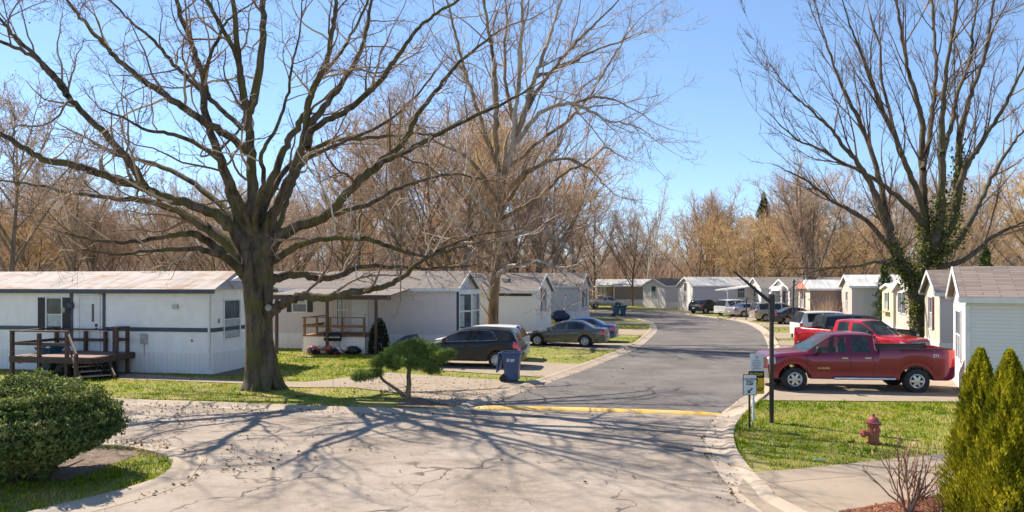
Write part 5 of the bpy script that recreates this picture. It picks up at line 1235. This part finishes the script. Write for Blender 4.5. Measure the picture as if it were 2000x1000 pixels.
for pts, ye, ys, wt in SL:
    p, r = limb3d(pts, YS, ye, ys, g); (wh if wt and pts[0][1] < 660 else br).append((p, r))
tubes('trunk', br[:1] if False else [limb3d(SL[0][0], YS, 0, 0)], 14, M['bark_syc'], SY)
for p, r in wh: tubes('limb', [(p, r)], 8, M['bark_white'], SY)
for p, r in br: 
    if p[0][2] > 1: tubes('limb', [(p, r)], 8, M['bark_syc'], SY)
SP = [dict(n=.95,len=4.4,ang=36,start=.12,wob=.2,up=.09,seg=8,rmin=.022,rmax=.055,rk=.5,taper=False,end=.25),
      dict(n=1.35,len=1.9,ang=40,start=.12,wob=.3,up=.06,seg=5,rmin=.013,rmax=.025,rk=.6),
      dict(n=3.2,len=1.0,ang=44,start=.08,wob=.4,up=.04,seg=3,rmin=.010,rk=.6),
      dict(n=2.0,len=.4,ang=42,start=.1,wob=.38,up=.04,seg=2,rmin=.007,rk=.7)]
out = {}
tp_ = tips([q for q in br+wh if q[1][0] < .62], 4.0); out[0] = list(tp_)
for p, r in tp_: spawn(g, p, r, 1, out, SP)
for p, r in br+wh:
    if r[0] < .62: spawn(g, p, r, 0, out, SP)
print('syc', {k: len(v) for k, v in out.items()})
tubes('crown', out[0], 4, M['twig_syc'], SY); tubes('twigs', out[1]+out[2]+out[3], 3, M['twig_syc'], SY)

# the ivy grown elm on the right
YE = 39.0; EL = empty('elm_tree', (0,0,0), 0, 'bare vase shaped tree with ivy on its forks behind the right hand homes', 'tree')
EL_L = [
 ([(1797,690,20),(1796,640,17),(1795,600,16),(1798,560,16),(1806,520,15),(1815,480,13)],0,0),
 ([(1797,600,20),(1785,560,17),(1768,530,15),(1752,500,13),(1740,460,12),(1725,420,11),(1705,370,9),(1680,325,8),(1650,290,6.5),(1620,250,5),(1590,220,4),(1560,195,3),(1535,170,2)],-1,0),
 ([(1806,520,15),(1808,470,13),(1806,420,12),(1803,360,10),(1800,300,9),(1800,240,8),(1790,190,7),(1772,130,6),(1760,60,5),(1750,0,4),(1740,-80,3)],1,0),
 ([(1815,500,15),(1830,450,13),(1838,400,12),(1840,340,10),(1840,270,9),(1842,200,7.5),(1850,130,6),(1862,60,5),(1870,0,4),(1875,-80,3)],-2,0),
 ([(1820,500,14),(1850,450,12),(1868,400,11),(1872,340,10),(1874,280,9),(1885,220,8),(1905,160,6.5),(1925,100,5.5),(1935,40,4.5),(1945,-20,4),(1950,-90,3)],1,0),
 ([(1868,380,8),(1890,320,8),(1910,290,7),(1935,250,6),(1965,200,5),(1990,150,4),(2020,100,3),(2060,40,2)],-2,0),
 ([(1815,510,12),(1860,480,11),(1895,430,9),(1915,390,7),(1935,350,6),(1965,300,5),(1995,260,4),(2040,210,3)],3,0),
 ([(1740,450,9),(1728,400,8),(1715,340,7),(1700,290,6.5),(1675,230,6),(1650,180,5),(1630,130,4),(1612,80,3),(1600,40,2)],2,-.5),
 ([(1806,420,8),(1780,350,7.5),(1760,300,7),(1740,250,6),(1715,200,5.5),(1700,150,5),(1680,100,4),(1660,50,3),(1645,0,2)],-2,0),
 ([(1806,440,8),(1770,400,7),(1735,370,6),(1700,345,5.5),(1650,320,5),(1600,290,4),(1560,275,3),(1520,240,2)],-4,0),
 ([(1803,330,7),(1815,270,6.5),(1822,210,6),(1828,140,5),(1825,70,4.5),(1820,0,4),(1815,-70,3)],4,0),
 ([(1840,300,7),(1860,240,6),(1870,180,5.5),(1895,120,5),(1900,60,4),(1910,0,3)],3,-1),
 ([(1790,560,7),(1762,525,6),(1720,512,5),(1680,518,4),(1640,522,3.5),(1600,528,3),(1575,535,2)],-2,0),
 ([(1830,520,9),(1880,510,7),(1930,470,6),(1985,440,4),(2040,420,3)],-2,0),
 ([(1760,300,5),(1740,230,4.5),(1722,160,4),(1718,90,3.5),(1700,30,3)],1,-1),
 ([(1752,500,8),(1700,440,6),(1660,410,5),(1620,390,4),(1570,350,3),(1530,330,2)],3,0)]
br = [limb3d(p, YE, ye, ys, g) for p, ye, ys in EL_L]
tubes('trunk', br[:1], 14, M['bark_elm'], EL)
for q in br[1:]: tubes('limb', [q], 8, M['bark_elm'], EL)
EP = [dict(n=.85,len=4.6,ang=22,start=.2,wob=.12,up=.07,seg=8,rmin=.022,rmax=.05,rk=.5,taper=False,end=.25),
      dict(n=1.2,len=2.1,ang=26,start=.15,wob=.18,up=.07,seg=5,rmin=.013,rmax=.025,rk=.6),
      dict(n=2.9,len=.95,ang=32,start=.08,wob=.25,up=.06,seg=3,rmin=.010,rk=.6),
      dict(n=1.8,len=.35,ang=36,start=.1,wob=.25,up=.05,seg=2,rmin=.007,rk=.7)]
out = {}
tp_ = tips(br[1:], 2.0); out[0] = list(tp_)
for p, r in tp_: spawn(g, p, r, 1, out, EP)
for p, r in br[1:]: spawn(g, p, r, 0, out, EP)
print('elm', {k: len(v) for k, v in out.items()})
tubes('crown', out[0], 4, M['twig_elm'], EL); tubes('twigs', out[1]+out[2]+out[3], 3, M['twig_elm'], EL)
ivy = []
for bi, lim in ((0,1.0),(1,.34),(2,.24),(3,.30),(4,.40),(6,.25),(12,.3)):
    p, r = br[bi]; n = int(len(p)*lim)
    for i in range(max(n,2)):
        f = 1 - i/max(n,1)*.5
        for _ in range(int(120*f)):
            d = rvec(g); q = r[i]+g.random()**1.5*.42*f; ivy.append((p[i][0]+d[0]*q+g.uniform(-.2,.2), p[i][1]+d[1]*q, p[i][2]+d[2]*q*.8+g.uniform(-.3,.3)))
M['ivy'] = island('ivy_leaves', [(0,(.03,.05,.010)),(.5,(.09,.12,.02)),(.85,(.20,.22,.04)),(1,(.40,.36,.10))], .55, .25)
leaves('ivy', ivy, .075, M['ivy'], EL, 5, .8)

# generic bare trees: templates
def make_tree(name, seed, H, mat_tw, mat_bk, levels, trunk_r, fork=.3, nlimb=9, spread=35, up=.06, cone=False):
    g = random.Random(seed); root = empty(name, (0,0,0))
    tp, trd = path(g, (0,0,-.1), (g.uniform(-.05,.05),g.uniform(-.05,.05),1), H*.82, trunk_r, 10, .07, .12, .15)
    limbs = []
    for i in range(nlimb):
        t = fork+(.92-fork)*(i+.5*g.random())/nlimb; f = t*10; k = min(int(f),9); f -= k
        p = tuple(tp[k][j]+(tp[k+1][j]-tp[k][j])*f for j in range(3)); a = g.uniform(0,6.28)+i*2.4
        an = R(spread*g.uniform(.7,1.2)); d = (math.cos(a)*math.sin(an), math.sin(a)*math.sin(an), math.cos(an))
        l = H*(1-t)*g.uniform(.8,1.1)+H*.12; r0 = trd[k]*.6
        limbs.append(path(g, p, d, l, r0, 7, .14, up, .2))
    out = {}
    for p, r in limbs+[(tp[5:], trd[5:])]: spawn(g, p, r, 0, out, levels)
    tubes('trunk', [(tp, trd)]+limbs, 6, mat_bk, root); allb = []
    for k in out: allb += out[k]
    tubes('crown', allb, 3, mat_tw, root, smooth=False)
    return root, {k: len(v) for k, v in out.items()}
def LV(s=1.0, r=1.15, ang=38, up=.06, d=1.22): return [dict(n=1.5*d,len=3.2*s,ang=ang,start=.15,wob=.22,up=up,seg=5,rmin=.028*r,rmax=.06,rk=.5), dict(n=1.6*d,len=1.7*s,ang=ang+4,start=.1,wob=.3,up=up,seg=3,rmin=.018*r,rmax=.03,rk=.6), dict(n=2.2*d,len=.9*s,ang=ang+8,start=.05,wob=.35,up=up*.6,seg=2,rmin=.014*r,rk=.7)]
M['bk_dark'] = bark('wood_edge_bark', (.12,.09,.065), (.26,.20,.15), 4)
M['bk_pale'] = bark('pale_bark', (.34,.29,.24), (.60,.55,.48), 3)
TM = {}
for nm, args in dict(
    pink=(1,16,'tw_pink','bk_dark',LV(.9),.22,.18,13,36,.05), pink2=(2,15,'tw_pink','bk_dark',LV(.9),.20,.15,13,42,.04),
    tan=(3,15,'tw_tan','bk_dark',LV(.9),.20,.15,13,38,.05), grey=(5,17,'tw_grey','bk_dark',LV(1.0),.24,.22,12,34,.08),
    orange=(6,13,'tw_orange','bk_dark',LV(.85,1.2,40,.0,1.15),.2,.12,14,48,.01), white=(7,21,'tw_white','bk_pale',LV(1.1,1.2,34,.08,.7),.26,.25,11,34,.08),
    vase=(8,14,'tw_grey','bk_dark',LV(1.1,1.0,22,.09),.26,.10,13,24,.08)).items():
    seed,H,a,b,lv,tr_,fk,nl,sp_,up_ = args
    TM[nm], cnt = make_tree('bare_tree', seed, H, M[a], M[b], lv, tr_, fk, nl, sp_, up_); print(nm, cnt)
def evergreen(seed, H, r, mat, n=9000):
    g = np.random.default_rng(seed); root = empty('evergreen_tree', (0,0,0)); m = MB(); m.tube([(0,0,-.1),(0,0,H*.95)], [.2,.03], 7); m.build('trunk', M['bk_dark'], root)
    t = g.uniform(.08,1,n)**.8; a = g.uniform(0,6.28,n); lay = .72+.28*np.sin(t*38+np.sin(a*3)*1.5); rr = r*(1-t)**.75*lay*g.uniform(.35,1,n)**.5*(1+.2*np.sin(a*5+t*9))
    P = np.stack([rr*np.cos(a), rr*np.sin(a), t*H-.12*rr],1); o = leaves('crown', P, .22, mat, root, seed, .35); return root
M['needle'] = island('dark_evergreen_needles', [(0,(.03,.05,.015)),(.6,(.07,.11,.03)),(1,(.16,.19,.05))], .8)
EV = evergreen(3, 15, 3.4, M['needle'])
used = set()
def plant(tmpl, x, y, s, rz, label, group=None, cat='tree'):
    if tmpl.name not in used: o = tmpl; used.add(tmpl.name)
    else: o = copy_tree(tmpl)
    o.location = (x, y, 0); o.scale = (s*random.Random(x).uniform(.9,1.15), s*random.Random(y).uniform(.9,1.15), s); o.rotation_euler = (0,0,rz)
    return tag(o, label, cat, group)
g = random.Random(21)
# trees one can tell apart
x,y = G(1583,622); plant(TM['vase'], 28.6, 68.5, .92, 1.0, 'small multi-stemmed bare tree before the grey home with bay gable')
plant(TM['grey'], PX(1235,107), 107, .85, 2.0, 'bare tree with grey trunk in front of the long brown home')
plant(TM['white'], PX(1262,122), 122, .92, .5, 'white limbed sycamore standing behind the brown home')
plant(TM['vase'], PX(1384,128), 128, 1.25, 3.0, 'dense dark vase shaped bare tree on the skyline behind the white roof')
plant(TM['grey'], PX(14,46), 46, .95, 4.0, 'dark trunked bare tree at the left edge of the photo')
plant(EV, PX(1492,118), 118, 1.22, 0, 'tall pointed evergreen on the skyline left of the orange trees')
for i,(xx,yy,s) in enumerate(((PX(320,62),62,.30),(PX(390,66),66,.30),(PX(455,70),70,.28))): plant(EV, xx, yy, s, i, 'low dark evergreen rising just over the white home roof', 'low evergreens behind the white home')
plant(EV, PX(1925,52), 52, .42, 2, 'dark evergreen behind the brown shingle roofs'); plant(EV, PX(1728,56), 56, .36, 2, 'green evergreen left of the ivy trunk, above the cream home')
for i,(pxx,Y,s,k) in enumerate(((1470,95,1.0,'orange'),(1530,92,1.05,'orange'),(1610,88,1.1,'orange'),(1680,90,1.0,'orange'),(1575,108,1.25,'pink'),(1640,104,1.2,'pink2'),(1430,112,1.0,'orange'),(1500,106,1.1,'orange'),(1390,118,.95,'tan'))):
    plant(TM[k], PX(pxx,Y), Y, s, i*1.3, 'orange brown budding tree behind the homes right of centre' if k=='orange' else 'reddish budding tree behind the orange trees', 'orange budding trees behind the homes' if k=='orange' else 'reddish trees behind the orange ones')
# taller brown trees close behind the left row
for i,(pxx,Y,s,k) in enumerate(((700,72,1.15,'pink'),(780,66,1.2,'grey'),(850,74,1.4,'pink2'),(905,68,1.3,'tan'),(960,84,1.5,'pink'),(1020,90,1.45,'pink2'),(1075,96,1.45,'tan'),(1120,104,1.35,'pink'),(870,96,1.6,'pink'),(1000,110,1.6,'grey'),(1160,112,1.1,'pink'))):
    plant(TM[k], PX(pxx,Y), Y, s, i*1.7, 'tall reddish brown bare tree behind the homes left of the road', 'tall brown trees behind the left row')
# the wood behind everything
kinds_l = ['pink','pink2','grey','grey','tan']
cnt = 0
for row,(Y,step) in enumerate(((74,6.0),(88,6.0),(104,6.5),(122,7.0),(142,8.0),(165,9.0))):
    hw_ = Y*.78; xx = -hw_
    while xx < hw_:
        pxx = 1000+xx/Y*F; yy = Y+g.uniform(-4,4)
        ok = True
        if row == 0 and not (pxx < 900 or pxx > 1880): ok = False
        if row == 1 and 1130 < pxx < 1700: ok = False
        if row == 2 and 1150 < pxx < 1600: ok = False
        if row == 3 and 1150 < pxx < 1300 and yy < 124: ok = False
        if row <= 1 and -12 < xx < 10 and yy < 82: ok = False
        if ok:
            cen = 1180 < pxx < 1760
            k = g.choice(['tan','pink','grey','grey'] if cen else kinds_l)
            s = g.uniform(.80,1.15)*(1.0 if row > 1 else .92)*(.92 if cen else 1.0)
            plant(TM[k], xx+g.uniform(-2,2), yy, s, g.uniform(0,6.28), 'bare brown tree of the wood behind the homes', 'trees of the wood behind the homes'); cnt += 1
        xx += step*g.uniform(.75,1.25)
print('wood trees', cnt)
# underwood: brush that nobody could count
out = []
for Y, n in ((78,700),(98,900),(118,1200),(140,1600),(170,2400),(190,2800)):
    for _ in range(n):
        xx = g.uniform(-Y*.85, Y*.85); yy = Y+g.uniform(-7,7); pxx = 1000+xx/Y*F
        if yy < 106 and 860 < pxx < 1720: continue
        if yy < 118 and 1120 < pxx < 1700: continue
        for k in range(6):
            a = rvec(g); out.append(path(g, (xx+a[0],yy+a[1],0), nrm((a[0]*.5,a[1]*.5,1)), g.uniform(1.5,6.5)*(1 if Y < 135 else 1.9), .035 if Y < 135 else .06, 3, .25, .1, .4))
tag(tubes('underwood', out, 3, M['tw_pink'], None, False), 'tangled brown undergrowth along the foot of the wood', 'undergrowth', kind='stuff')

# ------------------------------------------------------------------ shrubs
def leaf_shell(name, n, shape, s, mat, parent, seed, flat=.5, inner=.75):
    gg = np.random.default_rng(seed); v = unit(gg.normal(size=(n,3))); P = shape(v, gg); return leaves(name, P, s, mat, parent, seed, flat)
# round yew bush on the left corner
BU = empty('round_bush', (-8.95,13.1,0), 0, 'large round clipped evergreen bush with yellow green top at the left corner', 'bush')
def lumpn(v, fr, amp, ph=0): return 1+amp*(np.sin(v[:,0]*fr+ph)*np.sin(v[:,1]*fr*1.1+1.3+ph)+np.sin(v[:,2]*fr*1.2+v[:,0]*2+ph)*.7)
def bshape(v, gg):
    rr = lumpn(v, 6, .06)*lumpn(v, 14, .05, 2)*lumpn(v, 31, .05, 1)*(gg.uniform(.55,1.0,len(v))**.6)
    z = .95+v[:,2]*rr*.92; k = np.clip((z-.0)/.75,0.3,1)**.5
    return np.stack([v[:,0]*rr*1.58*k, v[:,1]*rr*1.45*k, np.maximum(z,.03)],1)
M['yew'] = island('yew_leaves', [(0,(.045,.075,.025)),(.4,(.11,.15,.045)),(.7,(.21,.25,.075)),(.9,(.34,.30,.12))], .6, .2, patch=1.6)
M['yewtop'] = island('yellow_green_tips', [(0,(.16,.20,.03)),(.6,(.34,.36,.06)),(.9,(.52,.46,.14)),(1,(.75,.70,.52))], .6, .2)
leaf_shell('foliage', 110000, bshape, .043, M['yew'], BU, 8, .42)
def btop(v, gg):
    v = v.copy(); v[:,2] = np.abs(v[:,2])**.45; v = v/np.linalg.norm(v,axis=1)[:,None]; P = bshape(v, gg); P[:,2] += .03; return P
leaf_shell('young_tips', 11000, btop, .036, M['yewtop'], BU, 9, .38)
sb = []
for _ in range(26):
    a = g.uniform(0,6.28); sb.append(path(g, (.2*math.cos(a),.2*math.sin(a),0), nrm((math.cos(a),math.sin(a),.8)), g.uniform(.9,1.3), .03, 6, .2, .02, .3))
tubes('stem', sb, 5, M['bk_dark'], BU)
# arborvitae
M['thuja'] = island('arborvitae_sprays', [(0,(.09,.11,.010)),(.35,(.22,.23,.014)),(.75,(.42,.38,.02)),(1,(.58,.48,.06))], .6, .35, patch=2.2)
def thuja(x, y, H, r, seed, label):
    gg = np.random.default_rng(seed); n = 34000; rt = empty('arborvitae', (x,y,0), 0, label, 'conifer', 'arborvitae at the right corner')
    t = gg.uniform(0,1,n)**.9; a = gg.uniform(0,6.28,n); prof = np.minimum((t*5)**.4,1)*(1-t)**.62
    rr = r*prof*(1+.17*np.sin(a*3+t*11+seed)+.14*np.sin(a*7-t*23+seed)+.10*np.sin(a*15+t*44))*gg.uniform(.5,1.06,n)**.6
    # a few shaggy leaders
    P = np.stack([rr*np.cos(a), rr*np.sin(a), t*H+gg.normal(0,.02,n)],1)
    up = unit(np.stack([np.cos(a)*.55+gg.normal(0,.25,n), np.sin(a)*.55+gg.normal(0,.25,n), np.ones(n)],1)); sd = unit(np.cross(up, np.stack([np.cos(a),np.sin(a),0*a],1)+gg.normal(0,.45,(n,3))))
    s = gg.uniform(.5,1.2,n)[:,None]; L_=.040; W_=.013
    v = np.stack([P-up*s*L_, P-sd*s*W_, P+up*s*L_, P+sd*s*W_],1).reshape(-1,3)
    np_mesh('foliage', v, np.arange(len(v)).reshape(-1,4), M['thuja'], rt)
    tp = []
    for k in range(60):
        a_ = gg.uniform(0,6.28); q = gg.uniform(0,1)**2; tp.append(path(random.Random(int(seed*100+k)), (r*.5*q*math.cos(a_), r*.5*q*math.sin(a_), H*(.97-.25*q)), (0.1*math.cos(a_),.1*math.sin(a_),1), gg.uniform(.06,.20), .006, 3, .15, .1, .3))
    m = MB(); m.tube([(0,0,0),(0,0,H*.85)], [.06,.02], 7); m.build('trunk', M['bk_dark'], rt)
thuja(PX(1915,10.3),10.3,2.62,.52,3,'left arborvitae of the yellow green trio at the right edge')
thuja(PX(1972,9.6),9.6,2.66,.52,5,'middle arborvitae of the yellow green trio, nearest the camera')
thuja(PX(2020,10.6),10.6,2.5,.46,7,'right arborvitae cut by the photo edge')
# pruned pine
PN = empty('pruned_pine', (*G(795,776),0), 0, 'small cloud pruned pine with leaning stem on the kerb corner', 'tree')
Yp = 22.4; ox_, oy_ = PN.location.x, PN.location.y
def pl(pxx, py, dy=0): Y = oy_+dy; return (PX(pxx,Y)-ox_, dy, PZ(py,Y))
st = [([pl(797,778),pl(797,765),pl(799,748),pl(798,735),pl(800,722),pl(806,708),pl(812,695)],[.10,.085,.075,.07,.06,.05,.03]),
      ([pl(790,776),pl(778,763,.1),pl(762,752,.15),pl(748,742,.2),pl(740,730,.2),pl(728,722,.2),pl(712,728,.2)],[.075,.06,.05,.045,.04,.03,.02]),
      ([pl(745,740,.2),pl(742,725,.2),pl(748,712,.2),pl(752,702,.2)],[.04,.035,.03,.02]),
      ([pl(799,722),pl(786,708,.2),pl(775,698,.3)],[.045,.035,.02]), ([pl(801,718),pl(825,706,-.2),pl(848,706,-.3),pl(865,712,-.3)],[.045,.035,.03,.015]), ([pl(800,720),pl(795,700,-.3),pl(790,690,-.5)],[.04,.03,.02])]
tubes('trunk', [(smooth_line(p,3), list(np.interp(np.linspace(0,1,len(smooth_line(p,3))), np.linspace(0,1,len(r)), r))) for p, r in st], 8, M['bark_syc'], PN)
pads = [(715,733,.2,.42,.17),(700,738,.2,.26,.12),(733,730,.1,.3,.15),(752,705,.2,.48,.2),(735,712,.2,.25,.14),(770,715,0,.3,.16),(795,682,0,.60,.25),(770,692,.2,.45,.22),(830,682,.1,.55,.22),(850,700,-.2,.50,.22),(870,692,-.3,.32,.16),(880,690,-.3,.18,.1),(820,712,-.4,.45,.2),(790,705,-.5,.42,.18),(845,724,-.3,.32,.13),(812,670,.1,.38,.14)]
gg = np.random.default_rng(3); M['pine'] = island('pine_needles', [(0,(.06,.12,.03)),(.5,(.17,.26,.06)),(1,(.42,.46,.14))], .7, .3)
VV = []
for pxx, py, dy, rx, rz_ in pads:
    c = np.array(pl(pxx,py,dy)); nt_ = int(430*rx*rx/.16)+90
    v = unit(gg.normal(size=(nt_,3))); T = c+v*np.array([rx,rx*.85,rz_])*.82*(gg.uniform(.25,1.08,nt_)**.5*(1+.32*np.sin(v[:,0]*9+pxx)*np.sin(v[:,1]*8)+.15*np.sin(v[:,2]*17+v[:,0]*13)))[:,None]
    for T_, v_ in zip(T, v):      # a tuft = 9 needles from one point
        k = 9; d = unit(v_*.7+np.array([0,0,.7])+gg.normal(0,.55,(k,3))); sd = unit(np.cross(d, gg.normal(size=(k,3)))); l = gg.uniform(.05,.13,(k,1))
        VV.append(np.stack([T_-sd*.0045+0*d, T_+sd*.0045+0*d, T_+d*l],1).reshape(-1,3))
VV = np.concatenate(VV); np_mesh('needles', VV, np.arange(len(VV)).reshape(-1,3), M['pine'], PN, k=3)
# bare twiggy shrub at the right front
SH = empty('bare_shrub', (PX(1775,11.15),11.15,0), 0, 'leafless upright shrub with pale brown stems in the mulch bed', 'shrub')
M['stem'] = island('reddish_stems', [(0,(.16,.08,.06)),(.6,(.32,.19,.13)),(1,(.45,.33,.24))], .8)
sb = []; gs = random.Random(8)
for k in range(13):
    a = k*2*math.pi/13+gs.uniform(-.2,.2); an = R(gs.uniform(10,46)); d = (math.cos(a)*math.sin(an), math.sin(a)*math.sin(an)*.8, math.cos(an))
    p, r = path(gs, (gs.uniform(-.05,.05),gs.uniform(-.05,.05),0), d, gs.uniform(.8,1.2), .019, 7, .16, .06, .4); sb.append((p,r))
    o_ = {}; spawn(gs, p, r, 0, o_, [dict(n=4.5,len=.5,ang=32,start=.25,wob=.15,up=.10,seg=5,rmin=.008,rmax=.011,rk=.7,end=.5), dict(n=2.5,len=.22,ang=35,start=.2,wob=.2,up=.08,seg=3,rmin=.006,rk=.8)])
    for q in o_.values(): sb += q
tubes('stems', sb, 5, M['stem'], SH)
leaves('dead_leaf', [(-.62,-.1,.98)], .06, pm('dead_leaf_brown', (.32,.14,.06), None, 5,.8), SH, 3)
# fine dry shrub next to it
S3 = empty('dry_shrub', (PX(1842,11.0),11.0,0), 0, 'fine twiggy dry shrub between the bare shrub and the arborvitae', 'shrub'); sb = []
for k in range(60):
    a = gs.uniform(0,6.28); an = R(gs.uniform(5,55)); p, r = path(gs, (gs.uniform(-.1,.1),gs.uniform(-.1,.1),0), (math.cos(a)*math.sin(an),math.sin(a)*math.sin(an),math.cos(an)), gs.uniform(.4,.85), .006, 6, .2, .03, .5); sb.append((p,r))
tubes('stems', sb, 3, M['stem'], S3)
# brown twiggy shrub by the far cars
x,y = 24.9,58.8; SB = empty('twiggy_shrub', (x,y,0), 0, 'brown leafless rounded shrub in front of the small bare tree', 'shrub'); sb = []
for k in range(900):
    v = rvec(gs); v = (v[0],v[1],abs(v[2])*.7+.1); p, r = path(gs, (gs.uniform(-.8,.8),gs.uniform(-.4,.4),0), nrm(v), gs.uniform(.9,1.9), .012, 4, .25, .0, .5); sb.append((p,r))
tubes('stems', sb, 3, M['tw_tan'], SB, False)
gb = random.Random(2)
for o, lab in ((-2.2,'red stemmed bare bush below the salmon gable'),):
    SB2 = empty('twiggy_shrub', (27.0,61.5,0), 0, lab, 'shrub'); sb = []
    for k in range(160):
        v = rvec(gs); p, r = path(gs, (gs.uniform(-.8,.8),gs.uniform(-.2,.2),0), nrm((v[0]*.5,v[1]*.5,1)), gs.uniform(1.2,2.6), .014, 4, .25, .0, .5); sb.append((p,r))
    tubes('stems', sb, 3, M['tw_pink'], SB2, False)
# tiny debris
m = MB(); m.box(-.12,.12,-.02,.02,0,.02); tag(m.build('litter', pm('mint_plastic', (.25,.6,.45), None, 4,.5), loc=(*G(1600,902),.03)), 'mint green strip of litter on the verge grass', 'litter')
